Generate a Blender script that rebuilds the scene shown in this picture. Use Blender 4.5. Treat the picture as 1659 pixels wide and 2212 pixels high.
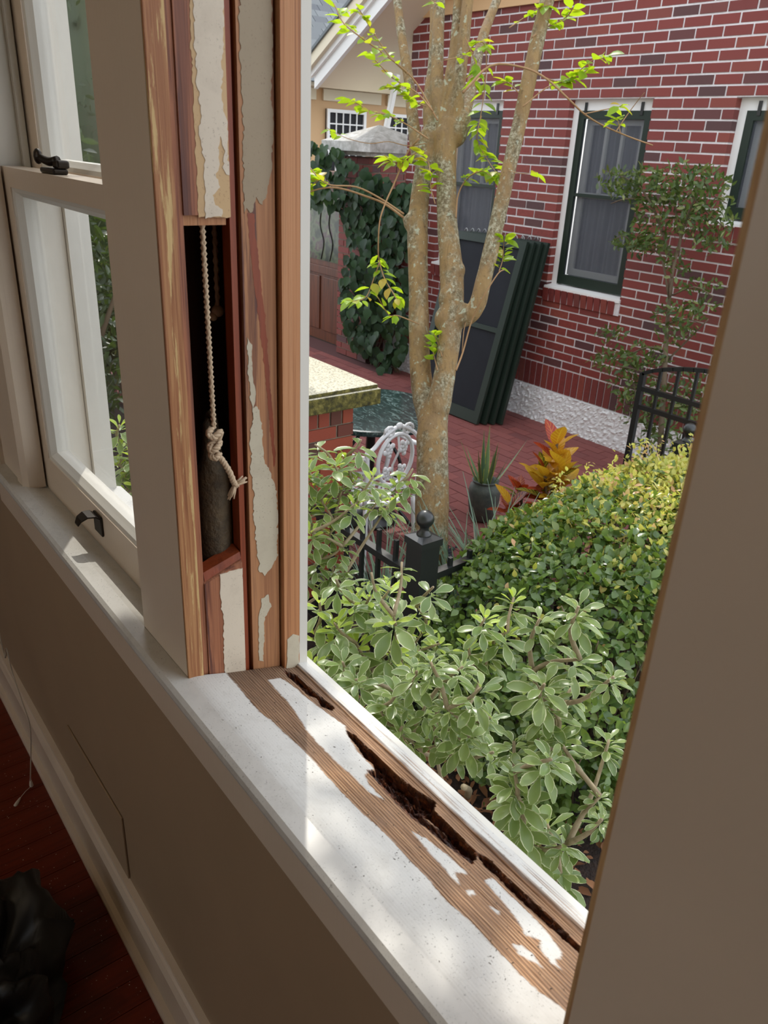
import bpy, math, random
import numpy as np
from mathutils import Matrix, Vector, noise

for _o in list(bpy.data.objects):
    bpy.data.objects.remove(_o)
sc = bpy.context.scene
COL = sc.collection
R_ = random.Random(7)

# ------------------------------------------------------------------ camera
# X runs along the window wall (-X is down the wall, away), +Y is outdoors, Z is up; metres.
FW, FH = 1659, 2212
CXY = np.array([829.5, 1106.0])
VX, VZ = np.array([-635.0, 240.0]), np.array([640.0, 4800.0])      # vanishing points of -X and -Z
FPX = math.sqrt(-float((VX - CXY) @ (VZ - CXY)))
def _d(p): return np.array([p[0] - CXY[0], p[1] - CXY[1], FPX])
_ax = -_d(VX) / np.linalg.norm(_d(VX)); _az = -_d(VZ) / np.linalg.norm(_d(VZ)); _ay = np.cross(_az, _ax)
RM = np.stack([_ax, _ay, _az])
CAM = np.array([0.0, -0.325, 1.53])
def ray(px, py): return RM @ _d((px, py))
def hit(px, py, ax, val):
    v = ray(px, py); return CAM + v * ((val - CAM[ax]) / v[ax])
def atd(px, py, depth): return CAM + ray(px, py) * (depth / FPX)
def proj(P):
    q = RM.T @ (np.array(P, float) - CAM); return CXY + FPX * q[:2] / q[2], q[2]
GZ = -0.62                # outdoor ground level
cam_data = bpy.data.cameras.new('camera'); cam = bpy.data.objects.new('camera', cam_data); COL.objects.link(cam)
_r, _u, _b = RM[:, 0], -RM[:, 1], -RM[:, 2]
cam.matrix_world = Matrix([[_r[i], _u[i], _b[i], CAM[i]] for i in range(3)] + [[0, 0, 0, 1]])
cam_data.sensor_fit = 'VERTICAL'; cam_data.sensor_height = 36.0; cam_data.sensor_width = 27.0
cam_data.lens = FPX * 36.0 / FH
cam_data.clip_start = 0.02; cam_data.clip_end = 200
cam_data.dof.use_dof = True; cam_data.dof.focus_distance = 1.5; cam_data.dof.aperture_fstop = 13.0
sc.camera = cam

# ------------------------------------------------------------------ sky, sun, exposure
SUN_EL, SUN_AZ = math.radians(48), np.array([-0.843, 0.538])
SUN_AZ = SUN_AZ / np.linalg.norm(SUN_AZ)
SUN_DIR = Vector((SUN_AZ[0] * math.cos(SUN_EL), SUN_AZ[1] * math.cos(SUN_EL), math.sin(SUN_EL)))
world = bpy.data.worlds.new('daylight_sky'); sc.world = world; world.use_nodes = True
wn = world.node_tree.nodes; wl = world.node_tree.links
for n in list(wn): wn.remove(n)
_out = wn.new('ShaderNodeOutputWorld'); _bg = wn.new('ShaderNodeBackground'); _sky = wn.new('ShaderNodeTexSky')
_hs = wn.new('ShaderNodeHueSaturation')
_sky.sky_type = 'NISHITA'; _sky.sun_disc = False; _sky.sun_elevation = SUN_EL
_sky.sun_rotation = math.atan2(SUN_AZ[0], SUN_AZ[1]); _sky.air_density = 1.0; _sky.dust_density = 0.6; _sky.ozone_density = 1.0
_hs.inputs['Saturation'].default_value = 0.45
_bg.inputs['Strength'].default_value = 1.8
# thin high haze over a blue sky: an even pale veil with a little of the clear-sky gradient left in it
_mx = wn.new('ShaderNodeMix'); _mx.data_type = 'RGBA'; _mx.inputs[0].default_value = 0.90; _mx.inputs[7].default_value = (0.86, 0.90, 0.95, 1)
wl.new(_sky.outputs[0], _hs.inputs['Color']); wl.new(_hs.outputs[0], _mx.inputs[6]); wl.new(_mx.outputs[2], _bg.inputs['Color']); wl.new(_bg.outputs[0], _out.inputs['Surface'])
sun_d = bpy.data.lights.new('sun', 'SUN'); sun_d.energy = 2.5; sun_d.angle = math.radians(0.6); sun_d.color = (1.0, 0.95, 0.86)
sun = bpy.data.objects.new('sun', sun_d); COL.objects.link(sun); sun.location = (-6, 6, 9)
sun.rotation_euler = SUN_DIR.to_track_quat('Z', 'Y').to_euler()
sc.view_settings.view_transform = 'Standard'; sc.view_settings.look = 'None'
sc.view_settings.exposure = 0.0; sc.view_settings.gamma = 1.0; sc.view_settings.use_curve_mapping = False

# ------------------------------------------------------------------ materials
MT = {}
def newmat(name):
    m = bpy.data.materials.new(name); m.use_nodes = True; nt = m.node_tree
    for n in list(nt.nodes): nt.nodes.remove(n)
    o = nt.nodes.new('ShaderNodeOutputMaterial'); p = nt.nodes.new('ShaderNodeBsdfPrincipled')
    nt.links.new(p.outputs[0], o.inputs[0]); MT[name] = m
    return m, nt, p, o
def nd(nt, t, **kw):
    n = nt.nodes.new(t)
    for k, v in kw.items(): setattr(n, k, v)
    return n
def c4(c): return (c[0], c[1], c[2], 1.0)
def srgb(r, g, b):
    f = lambda v: (v / 255 / 12.92) if v / 255 <= .04045 else ((v / 255 + .055) / 1.055) ** 2.4
    return (f(r), f(g), f(b))
def ramp(nt, fac, stops, interp='LINEAR'):
    r = nd(nt, 'ShaderNodeValToRGB'); r.color_ramp.interpolation = interp
    el = r.color_ramp.elements
    while len(el) < len(stops): el.new(0.5)
    for e, (p, c) in zip(el, stops): e.position = p; e.color = c4(c) if len(c) == 3 else c
    nt.links.new(fac, r.inputs[0]); return r.outputs[0]
def noise_tex(nt, scale=5, detail=4, rough=.6, mapping=None, dist=0.0):
    tc = nd(nt, 'ShaderNodeTexCoord'); src = tc.outputs['Object']
    if mapping:
        mp = nd(nt, 'ShaderNodeMapping'); mp.inputs['Scale'].default_value = mapping
        nt.links.new(src, mp.inputs[0]); src = mp.outputs[0]
    n = nd(nt, 'ShaderNodeTexNoise'); n.inputs['Scale'].default_value = scale; n.inputs['Detail'].default_value = detail
    n.inputs['Roughness'].default_value = rough; n.inputs['Distortion'].default_value = dist
    nt.links.new(src, n.inputs['Vector']); return n.outputs['Fac']
def mixc(nt, fac, a, b, typ='MIX'):
    m = nd(nt, 'ShaderNodeMix', data_type='RGBA', blend_type=typ)
    for i, v in ((0, fac), (6, a), (7, b)):
        if isinstance(v, (int, float)): m.inputs[i].default_value = v
        elif isinstance(v, tuple): m.inputs[i].default_value = c4(v)
        else: nt.links.new(v, m.inputs[i])
    return m.outputs[2]
def math_n(nt, op, a, b=0.0):
    m = nd(nt, 'ShaderNodeMath', operation=op)
    for i, v in ((0, a), (1, b)):
        if isinstance(v, (int, float)): m.inputs[i].default_value = v
        else: nt.links.new(v, m.inputs[i])
    return m.outputs[0]
def bump(nt, p, h, strength=.3, dist=.01):
    b = nd(nt, 'ShaderNodeBump'); b.inputs['Strength'].default_value = strength; b.inputs['Distance'].default_value = dist
    nt.links.new(h, b.inputs['Height']); nt.links.new(b.outputs[0], p.inputs['Normal'])
def rnd(nt):
    """one random number per object, or per piece of a joined mesh (attribute 'rnd')"""
    a = nd(nt, 'ShaderNodeAttribute'); a.attribute_name = 'rnd'; o = nd(nt, 'ShaderNodeObjectInfo')
    return math_n(nt, 'FRACT', math_n(nt, 'ADD', a.outputs['Fac'], o.outputs['Random']))
def plain(name, col, rough=.5, metal=0.0, spec=.5, var=None, bmp=None, mapping=None):
    m, nt, p, o = newmat(name)
    p.inputs['Base Color'].default_value = c4(col); p.inputs['Roughness'].default_value = rough
    p.inputs['Metallic'].default_value = metal; p.inputs['Specular IOR Level'].default_value = spec
    if var:
        f = noise_tex(nt, var[0], 5, .65, mapping)
        nt.links.new(ramp(nt, f, [(.3, col), (.7, var[1])]), p.inputs['Base Color'])
    if bmp: bump(nt, p, noise_tex(nt, bmp[0], 4, .6, mapping), bmp[1], bmp[2] if len(bmp) > 2 else .005)
    return m
def wood(name, stops, mapping, scale=1.0, rough=.55, bmp=.25, streak=None):
    m, nt, p, o = newmat(name); p.inputs['Roughness'].default_value = rough
    f = noise_tex(nt, scale, 6, .6, mapping, .6); c = ramp(nt, f, stops)
    if streak:                                             # (colour, threshold, mapping)
        g = noise_tex(nt, 1.0, 6, .7, streak[2], .3)
        c = mixc(nt, ramp(nt, g, [(streak[1] - .02, (0, 0, 0)), (streak[1] + .02, (1, 1, 1))]), c, streak[0])
    nt.links.new(c, p.inputs['Base Color']); bump(nt, p, f, bmp, .003); return m
def leafmat(name, ca, cb, rough=.35, trans=.35, tcol=None, margin=None, vein=None, spec=.5, third=None):
    m, nt, p, o = newmat(name)
    r = rnd(nt)
    stops = [(0.0, ca), (1.0, cb)] if third is None else [(0.0, ca), (.55, cb), (.8, cb), (.93, third)]
    c = ramp(nt, r, stops)
    if margin or vein:
        uv = nd(nt, 'ShaderNodeUVMap'); s = nd(nt, 'ShaderNodeSeparateXYZ'); nt.links.new(uv.outputs[0], s.inputs[0])
        d = math_n(nt, 'ABSOLUTE', math_n(nt, 'SUBTRACT', s.outputs[0], .5))       # 0 midrib .. .5 edge
    if margin:
        n = noise_tex(nt, 60, 3, .6)
        f = math_n(nt, 'ADD', d, math_n(nt, 'MULTIPLY', math_n(nt, 'SUBTRACT', n, .5), .22))
        c = mixc(nt, ramp(nt, f, [(.40, (0, 0, 0)), (.46, (.9, .9, .9))]), c, margin)
    if vein:
        w = math_n(nt, 'SINE', math_n(nt, 'MULTIPLY', math_n(nt, 'SUBTRACT', s.outputs[1], math_n(nt, 'MULTIPLY', d, .45)), 48.0))
        f = math_n(nt, 'MAXIMUM', ramp(nt, w, [(.55, (0, 0, 0)), (.85, (1, 1, 1))]), ramp(nt, d, [(.03, (1, 1, 1)), (.07, (0, 0, 0))]))
        c = mixc(nt, math_n(nt, 'MULTIPLY', f, .85), c, vein)
    nt.links.new(c, p.inputs['Base Color']); p.inputs['Roughness'].default_value = rough
    p.inputs['Specular IOR Level'].default_value = spec
    t = nd(nt, 'ShaderNodeBsdfTranslucent'); mx = nd(nt, 'ShaderNodeMixShader'); mx.inputs[0].default_value = trans
    if tcol: nt.links.new(mixc(nt, .75, c, tcol), t.inputs[0])
    else: nt.links.new(c, t.inputs[0])
    nt.links.new(p.outputs[0], mx.inputs[1]); nt.links.new(t.outputs[0], mx.inputs[2]); nt.links.new(mx.outputs[0], o.inputs[0])
    return m

# ------------------------------------------------------------------ mesh helpers
ORG = {}
class MB:
    def __init__(s): s.v, s.f, s.uv = [], [], []
    def add(s, vs, fs):
        k = len(s.v); s.v += [tuple(map(float, v)) for v in vs]; s.f += [tuple(i + k for i in f) for f in fs]; return s
    def box(s, a, b):
        (x0, y0, z0), (x1, y1, z1) = a, b
        return s.add([(x0, y0, z0), (x1, y0, z0), (x1, y1, z0), (x0, y1, z0), (x0, y0, z1), (x1, y0, z1), (x1, y1, z1), (x0, y1, z1)],
                     [(0, 3, 2, 1), (4, 5, 6, 7), (0, 1, 5, 4), (1, 2, 6, 5), (2, 3, 7, 6), (3, 0, 4, 7)])
    def hexa(s, p):                # 8 corner points in box order
        return s.add(p, [(0, 3, 2, 1), (4, 5, 6, 7), (0, 1, 5, 4), (1, 2, 6, 5), (2, 3, 7, 6), (3, 0, 4, 7)])
    def bar(s, a, b, w, h, up=(0, 0, 1)):
        a, b = Vector(a), Vector(b); d = (b - a).normalized(); u = Vector(up)
        sd = d.cross(u); sd = sd.normalized() if sd.length > 1e-5 else Vector((1, 0, 0)); u = sd.cross(d)
        q = []
        for e in (a, b): q += [e - sd * w / 2 - u * h / 2, e + sd * w / 2 - u * h / 2, e + sd * w / 2 + u * h / 2, e - sd * w / 2 + u * h / 2]
        return s.hexa(q)
    def extrude(s, poly, axis, a, b):  # poly of 2D points in the plane perpendicular to axis, in axis order
        def P(u, v, w): return {0: (w, u, v), 1: (u, w, v), 2: (u, v, w)}[axis]
        n = len(poly)
        s.add([P(u, v, a) for u, v in poly] + [P(u, v, b) for u, v in poly],
              [tuple(range(n))[::-1], tuple(range(n, 2 * n))] + [(i, (i + 1) % n, (i + 1) % n + n, i + n) for i in range(n)])
        return s
    def tube(s, pts, rad, n=8, cap=True):
        pts = [Vector(p) for p in pts]; k0 = len(s.v); m = len(pts)
        if isinstance(rad, (int, float)): rad = [rad] * m
        ref = None
        for i, p in enumerate(pts):
            d = (pts[min(i + 1, m - 1)] - pts[max(i - 1, 0)])
            d = d.normalized() if d.length > 1e-7 else Vector((0, 0, 1))
            if ref is None: ref = Vector((1, 0, 0)) if abs(d.x) < .8 else Vector((0, 1, 0))
            ref = (ref - d * ref.dot(d)).normalized(); bi = d.cross(ref)
            for j in range(n):
                a = 2 * math.pi * j / n
                s.v.append(tuple(p + (ref * math.cos(a) + bi * math.sin(a)) * rad[i]))
        for i in range(m - 1):
            for j in range(n):
                s.f.append((k0 + i * n + j, k0 + i * n + (j + 1) % n, k0 + (i + 1) * n + (j + 1) % n, k0 + (i + 1) * n + j))
        if cap:
            s.f.append(tuple(k0 + j for j in range(n))[::-1]); s.f.append(tuple(k0 + (m - 1) * n + j for j in range(n)))
        return s
    def lathe(s, prof, c, n=20):        # prof: (r, z)
        k0 = len(s.v)
        for r, z in prof:
            for j in range(n):
                a = 2 * math.pi * j / n; s.v.append((c[0] + r * math.cos(a), c[1] + r * math.sin(a), c[2] + z))
        for i in range(len(prof) - 1):
            for j in range(n): s.f.append((k0 + i * n + j, k0 + i * n + (j + 1) % n, k0 + (i + 1) * n + (j + 1) % n, k0 + (i + 1) * n + j))
        s.f.append(tuple(k0 + j for j in range(n))[::-1]); s.f.append(tuple(k0 + (len(prof) - 1) * n + j for j in range(n)))
        return s
    def ball(s, c, r, nu=12, nv=8, sq=(1, 1, 1)):
        prof = [(max(1e-4, r * math.sin(math.pi * i / nv)), -r * math.cos(math.pi * i / nv)) for i in range(nv + 1)]
        k = len(s.v); s.lathe(prof, (0, 0, 0), nu)
        for i in range(k, len(s.v)):
            v = s.v[i]; s.v[i] = (v[0] * sq[0] + c[0], v[1] * sq[1] + c[1], v[2] * sq[2] + c[2])
        return s
    def mesh(s, name, mat, org=(0, 0, 0), smooth=False):
        me = bpy.data.meshes.new(name)
        me.from_pydata([(v[0] - org[0], v[1] - org[1], v[2] - org[2]) for v in s.v], [], s.f)
        if mat: me.materials.append(MT[mat] if isinstance(mat, str) else mat)
        if smooth: me.polygons.foreach_set('use_smooth', [True] * len(me.polygons))
        me.update(); return me
def link(name, data, parent=None, org=(0, 0, 0)):
    o = bpy.data.objects.new(name, data); COL.objects.link(o)
    if parent is not None: o.parent = parent
    ORG[o.name] = tuple(org); return o
def part(name, mb, mat, parent, smooth=False, label=None, kind=None, bevel=0):
    org = ORG[parent.name]
    o = link(name, mb.mesh(name, mat, org, smooth), parent, org)
    if label: o['label'] = label
    if kind: o['kind'] = kind
    if bevel: addbevel(o, bevel)
    return o
def addbevel(o, w, seg=2):
    b = o.modifiers.new('edge', 'BEVEL'); b.width = w; b.segments = seg; b.limit_method = 'ANGLE'
def tag(o, label=None, cat=None, group=None, kind=None):
    for k, v in (('label', label), ('category', cat), ('group', group), ('kind', kind)):
        if v: o[k] = v
    return o
def thing(name, loc, label, cat, group=None, kind=None):
    o = link(name, None, None, loc); o.location = loc; o.empty_display_size = .05
    return tag(o, label, cat, group, kind)
def solo(name, mb, mat, loc, label, cat, group=None, kind=None, smooth=False, bevel=0):
    o = link(name, mb.mesh(name, mat, loc, smooth), None, loc); o.location = loc
    if bevel: addbevel(o, bevel)
    return tag(o, label, cat, group, kind)
def struct(name, mb, mat, label, cat, smooth=False, bevel=0):
    return solo(name, mb, mat, (0, 0, 0), label, cat, None, 'structure', smooth, bevel)
def inst(name, me, parent, M):
    o = bpy.data.objects.new(name, me); COL.objects.link(o); o.parent = parent
    org = ORG[parent.name]; o.matrix_local = Matrix.Translation((-org[0], -org[1], -org[2])) @ M
    ORG[o.name] = org; return o
def joined(name, me, mats, parent, mat=None, kind='stuff'):
    """many transformed copies of one small mesh as ONE mesh (kind stuff), with a random number per copy"""
    org = np.array(ORG[parent.name]); nv = len(me.vertices)
    base = np.empty(nv * 3); me.vertices.foreach_get('co', base); base = base.reshape(-1, 3)
    polys = [tuple(p.vertices) for p in me.polygons]
    A = np.array([[list(r) for r in m] for m in mats]); k = len(mats)
    V = np.einsum('kij,nj->kni', A[:, :3, :3], base) + A[:, None, :3, 3] - org
    F = [tuple(i + j * nv for i in p) for j in range(k) for p in polys]
    m2 = bpy.data.meshes.new(name); m2.from_pydata(V.reshape(-1, 3).tolist(), [], F)
    at = m2.attributes.new('rnd', 'FLOAT', 'POINT'); rr = np.random.RandomState(len(mats)).rand(k)
    at.data.foreach_set('value', np.repeat(rr, nv).astype(np.float32))
    if me.uv_layers:
        u = np.empty(len(me.loops) * 2, np.float32); me.uv_layers[0].data.foreach_get('uv', u)
        m2.uv_layers.new(name='UVMap').data.foreach_set('uv', np.tile(u, k))
    m2.materials.append(MT[mat] if mat else me.materials[0])
    sm = np.empty(len(me.polygons), bool); me.polygons.foreach_get('use_smooth', sm)
    m2.polygons.foreach_set('use_smooth', np.tile(sm, k)); m2.update()
    o = link(name, m2, parent, tuple(org))
    if kind: o['kind'] = kind
    return o
def spline(pts, sub=6):
    pts = [Vector(p) for p in pts]; out = []
    if len(pts) < 3: sub = max(sub, 2)
    P = [pts[0] * 2 - pts[1]] + pts + [pts[-1] * 2 - pts[-2]]
    for i in range(1, len(P) - 2):
        for k in range(sub):
            t = k / sub; a, b, c, d = P[i - 1], P[i], P[i + 1], P[i + 2]
            out.append(.5 * ((2 * b) + (c - a) * t + (2 * a - 5 * b + 4 * c - d) * t * t + (3 * b - a - 3 * c + d) * t ** 3))
    return out + [pts[-1]]
def lerp(a, b, t): return a + (b - a) * t
def leafmesh(name, L, W, mat, prof=None, n=5, fold=.18, curl=.15, wav=0.0):
    """a leaf along +Y from the origin, normal +Z, folded at the midrib; UV.x across, UV.y along"""
    prof = prof or (lambda t: math.sin(math.pi * t ** .85) ** .8)
    vs, fs, uvs = [], [], []
    for i in range(n + 1):
        t = i / n; w = max(W * .5 * prof(min(max(t, .015), .985)), .0004); y = L * t; z = -curl * L * t * t
        wz = wav * L * math.sin(i * 2.1)
        vs += [(-w, y, z + fold * w * 1.2 + wz), (0, y, z), (w, y, z + fold * w * 1.2 - wz)]
        uvs += [(0, t), (.5, t), (1, t)]
    for i in range(n):
        k = 3 * i; fs += [(k, k + 1, k + 4, k + 3), (k + 1, k + 2, k + 5, k + 4)]
    me = bpy.data.meshes.new(name); me.from_pydata(vs, [], fs)
    uvl = me.uv_layers.new(name='UVMap')
    uvl.data.foreach_set('uv', [c for f in fs for i in f for c in uvs[i]])
    me.materials.append(MT[mat]); me.polygons.foreach_set('use_smooth', [True] * len(fs)); me.update()
    return me
def leafM(pos, d, nrm, s=1.0, rg=R_):
    d = Vector(d).normalized(); n = Vector(nrm); x = d.cross(n)
    if x.length < 1e-4: x = d.cross(Vector((.3, .5, .8)))
    x.normalize(); n = x.cross(d)
    return Matrix([[x[i] * s, d[i] * s, n[i] * s, pos[i]] for i in range(3)] + [[0, 0, 0, 1]])
def rvec(rg=R_):
    while True:
        v = Vector((rg.uniform(-1, 1), rg.uniform(-1, 1), rg.uniform(-1, 1)))
        if .05 < v.length < 1: return v.normalized()
def scatter(parent, name, meshes, mats, cap=300, stuff_name='foliage', key=None):
    """the copies that show largest become objects of their own, the rest one joined part"""
    if key is None:
        def key(m):
            p, d = proj(m.translation); ok = (-20 < p[0] < FW + 20 and -20 < p[1] < FH + 20 and d > 0)
            return (0 if ok else 1, d)
    mats = sorted(mats, key=key)
    for i, m in enumerate(mats[:cap]): inst(name, meshes[i % len(meshes)], parent, m)
    if len(mats) > cap: joined(stuff_name, meshes[0], mats[cap:], parent)

# ------------------------------------------------------------------ materials of the room
def paint_mat(name, col, rough, dirt=None, brush=None):
    m, nt, p, o = newmat(name); p.inputs['Roughness'].default_value = rough
    c = ramp(nt, noise_tex(nt, 6, 3, .5), [(.3, col), (.75, tuple(v * .93 for v in col))])
    if dirt:                       # fine dark grit lying on the paint
        g = noise_tex(nt, 420, 2, .7); a = noise_tex(nt, 14, 4, .7)
        f = math_n(nt, 'MULTIPLY', ramp(nt, g, [(.635, (0, 0, 0)), (.69, (1, 1, 1))]), ramp(nt, a, [(.38, (.05, .05, .05)), (.62, (1, 1, 1))]))
        c = mixc(nt, math_n(nt, 'MULTIPLY', f, .75), c, dirt)
        c = mixc(nt, math_n(nt, 'MULTIPLY', ramp(nt, noise_tex(nt, 22, 5, .7), [(.5, (0, 0, 0)), (.75, (1, 1, 1))]), .18), c, dirt)
    nt.links.new(c, p.inputs['Base Color'])
    if brush: bump(nt, p, noise_tex(nt, 1.0, 3, .5, brush), .12, .002)
    return m
paint_mat('trim_paint', srgb(214, 196, 174), .30, brush=(220, 220, 5))
paint_mat('wall_paint', srgb(158, 134, 106), .5)
paint_mat('white_paint', srgb(214, 210, 199), .38)
paint_mat('stool_paint', srgb(204, 201, 193), .40, dirt=srgb(70, 66, 52))
paint_mat('ceiling_paint', srgb(225, 220, 210), .8)
wood('raw_pine', [(.26, srgb(84, 46, 34)), (.42, srgb(132, 78, 54)), (.54, srgb(168, 108, 74)), (.64, srgb(104, 58, 42)), (.76, srgb(140, 88, 60))], (120, 120, 3.0), rough=.55, streak=(srgb(92, 52, 42), .60, (70, 70, 1.6)))
wood('red_pine', [(.2, srgb(92, 36, 14)), (.5, srgb(140, 62, 26)), (.8, srgb(104, 44, 20))], (70, 70, 4), rough=.5)
wood('orange_pine', [(.25, srgb(128, 78, 46)), (.45, srgb(176, 120, 76)), (.6, srgb(190, 136, 92)), (.78, srgb(140, 90, 54))], (240, 240, 2.6), rough=.6)
wood('channel_pine', [(.24, srgb(86, 52, 38)), (.40, srgb(146, 96, 62)), (.54, srgb(178, 126, 84)), (.64, srgb(120, 76, 52)), (.78, srgb(156, 106, 70))], (70, 70, 1.8), rough=.6, streak=(srgb(98, 60, 48), .62, (60, 60, 1.4)))
wood('casing_edge_wood', [(.25, srgb(112, 64, 40)), (.45, srgb(160, 104, 64)), (.62, srgb(188, 138, 90)), (.8, srgb(128, 78, 48))], (220, 220, 5), rough=.55,
     streak=(srgb(210, 178, 120), .555, (110, 110, 6)))
plain('edge_tan', srgb(206, 170, 120), .6, var=(40, srgb(160, 116, 72)), mapping=(8, 8, .6))
plain('box_wood', srgb(72, 38, 22), .7, var=(20, srgb(50, 26, 16)), mapping=(4, 4, .5))
paint_mat('cream_paint', srgb(222, 208, 186), .5, dirt=srgb(120, 96, 72))
paint_mat('tan_paint', srgb(206, 172, 124), .55, dirt=srgb(140, 96, 62))
paint_mat('olive_paint', srgb(158, 140, 112), .5, dirt=srgb(104, 80, 58))
paint_mat('putty_paint', srgb(196, 186, 162), .6, dirt=srgb(110, 84, 66))
plain('iron_weight', srgb(70, 62, 50), .62, metal=.3, var=(60, srgb(104, 88, 64)), bmp=(200, .5))
plain('cotton_rope', srgb(196, 172, 142), .9)
plain('dark_bronze', srgb(52, 46, 40), .38, metal=.75)
wood('floor_wood', [(.25, srgb(60, 16, 6)), (.5, srgb(110, 36, 14)), (.75, srgb(74, 22, 8))], (26, 2.2, 10), rough=.28, bmp=.1)
plain('black_plastic', srgb(22, 22, 22), .5, var=(9, srgb(34, 33, 32)))
plain('cord_white', srgb(205, 195, 180), .6)
plain('chip', srgb(225, 218, 204), .7)
m, nt, p, o = newmat('window_glass')
for n in (p,): nt.nodes.remove(n)
_t = nd(nt, 'ShaderNodeBsdfTransparent'); _g = nd(nt, 'ShaderNodeBsdfGlossy'); _g.inputs['Roughness'].default_value = .02
_lw = nd(nt, 'ShaderNodeLayerWeight'); _fc = math_n(nt, 'ADD', math_n(nt, 'MULTIPLY', math_n(nt, 'POWER', _lw.outputs['Facing'], 5.0), .6), .03); _m1 = nd(nt, 'ShaderNodeMixShader')
_df = nd(nt, 'ShaderNodeBsdfDiffuse'); _df.inputs[0].default_value = (.8, .8, .78, 1); _m2 = nd(nt, 'ShaderNodeMixShader')
_du = ramp(nt, noise_tex(nt, 9, 8, .8), [(.45, (.0, .0, .0)), (.8, (.05, .05, .05))])     # dust on the pane
nt.links.new(_fc, _m1.inputs[0]); nt.links.new(_t.outputs[0], _m1.inputs[1]); nt.links.new(_g.outputs[0], _m1.inputs[2])
nt.links.new(_du, _m2.inputs[0]); nt.links.new(_m1.outputs[0], _m2.inputs[1]); nt.links.new(_df.outputs[0], _m2.inputs[2])
nt.links.new(_m2.outputs[0], o.inputs[0])

# ------------------------------------------------------------------ room shell
XJ, XR = -0.783, -0.183          # jambs of the open window
XA, XB = -1.530, -0.926          # jambs of the closed window
ZS, SL = 0.908, 0.265            # stool top, fall of the sills outward
TOPZ = 2.35
def sz(y): return ZS - SL * max(y, 0)
w = MB()
w.box((-4.0, .01, 0), (3.0, .13, .835))
w.box((-4.0, .01, TOPZ), (3.0, .13, 2.9)); w.box((-4.0, .01, .835), (-1.60, .13, TOPZ)); w.box((.52, .01, .835), (3.0, .13, TOPZ))
struct('wall_front', w, 'wall_paint', 'painted greige wall panel running below the two window openings', 'wall')
e = MB()
e.box((-9, .131, GZ), (3, .158, .84)); e.box((-9, .131, TOPZ), (3, .158, 3.0)); e.box((-9, .131, .84), (-1.72, .158, TOPZ)); e.box((.56, .131, .84), (3, .158, TOPZ))
struct('wall_outside', e, 'white_paint', 'pale outside cladding of the house below the window sills', 'wall')
b = MB()
b.box((-4, -4.2, 0), (3, -4.1, .9)); b.box((-4, -4.2, 2.2), (3, -4.1, 2.9))
for x0, x1 in ((-4, -3.2), (-2.2, -1.2), (-.2, .9), (1.9, 3)): b.box((x0, -4.2, .9), (x1, -4.1, 2.2))  # gaps between these piers are openings added to bring sky light indoors
struct('wall_back', b, 'wall_paint', 'greige wall behind the photographer with three openings added to let in sky light', 'wall')
struct('wall_left', MB().box((-4.1, -4.2, 0), (-4.0, .13, 2.9)), 'wall_paint', 'greige end wall at the far end of the room', 'wall')
struct('wall_right', MB().box((3.0, -4.2, 0), (3.1, .13, 2.9)), 'wall_paint', 'greige end wall of the room beside the near window', 'wall')
struct('ceiling', MB().box((-4.1, -4.2, 2.9), (3.1, .13, 3.0)), 'ceiling_paint', 'pale flat ceiling of the room', 'ceiling')
plain('lawn', srgb(120, 130, 80), .9)
struct('ground_bounce_lawn', MB().box((-14, -16, GZ - .1), (14, -4.25, GZ)), 'lawn', 'plain unseen lawn added behind the house to bounce light indoors', 'ground')  # unseen ground added so the back openings also receive bounced light
# warm fill lamp added out of view to brighten the room
m, nt, p, o = newmat('fill_lamp_glass'); p.inputs['Base Color'].default_value = (.9, .85, .75, 1); p.inputs['Emission Color'].default_value = (1, .80, .56, 1); p.inputs['Emission Strength'].default_value = 3.0
plain('lamp_metal', srgb(120, 96, 60), .35, metal=.9)
LMP = (-1.3, -2.3, 2.9)
lamp = thing('fill_lamp', LMP, 'added warm fill lamp with a glass bowl, out of view, brightening the room', 'lamp')
part('canopy', MB().lathe([(.11, -.03), (.12, -.012), (.12, 0)], LMP, 24), 'lamp_metal', lamp, True)
part('glass_bowl', MB().lathe([(.004, -.15), (.08, -.14), (.14, -.10), (.165, -.05), (.165, -.03)], LMP, 28), 'fill_lamp_glass', lamp, True)
lb_d = bpy.data.lights.new('fill_bulb', 'POINT'); lb_d.energy = 14; lb_d.color = (1, .80, .58); lb_d.shadow_soft_size = .12
lb = bpy.data.objects.new('fill_bulb', lb_d); COL.objects.link(lb); lb.parent = lamp; lb.location = (0, 0, -.26)
fl = tag(link('floor', MB().box((-4, -4.1, -.06), (3, .01, -.021)).mesh('floor', 'box_wood')), 'dark red wooden plank floor of the room', 'floor', None, 'structure')
pk = MB().box((-.028, -2.05, -.02), (.028, 2.05, 0)).mesh('plank', 'floor_wood')
for i in range(42): inst('plank', pk, fl, Matrix.Translation((-2.9 + i * .0575, -2.045, 0)))
part('plank_field', MB().box((-.50, -4.1, -.021), (3, .01, -.0005)).box((-4, -4.1, -.021), (-2.93, .01, -.0005)), 'floor_wood', fl)

bb = struct('baseboard_front', MB().extrude([(.012, .0), (-.006, .0), (-.006, .118), (-.003, .128), (.012, .128)], 0, -4, 3), 'trim_paint',
            'tall greige baseboard along the foot of the window wall', 'baseboard')
part('cap_moulding', MB().extrude([(.012, .128), (-.010, .128), (-.012, .136), (-.006, .150), (-.002, .154), (-.002, .163), (.012, .167)], 0, -4, 3), 'trim_paint', bb)
part('shoe_moulding', MB().extrude([(-.006, 0), (-.020, 0), (-.020, .010), (-.016, .018), (-.006, .022)], 0, -4, 3), 'trim_paint', bb)

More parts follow.
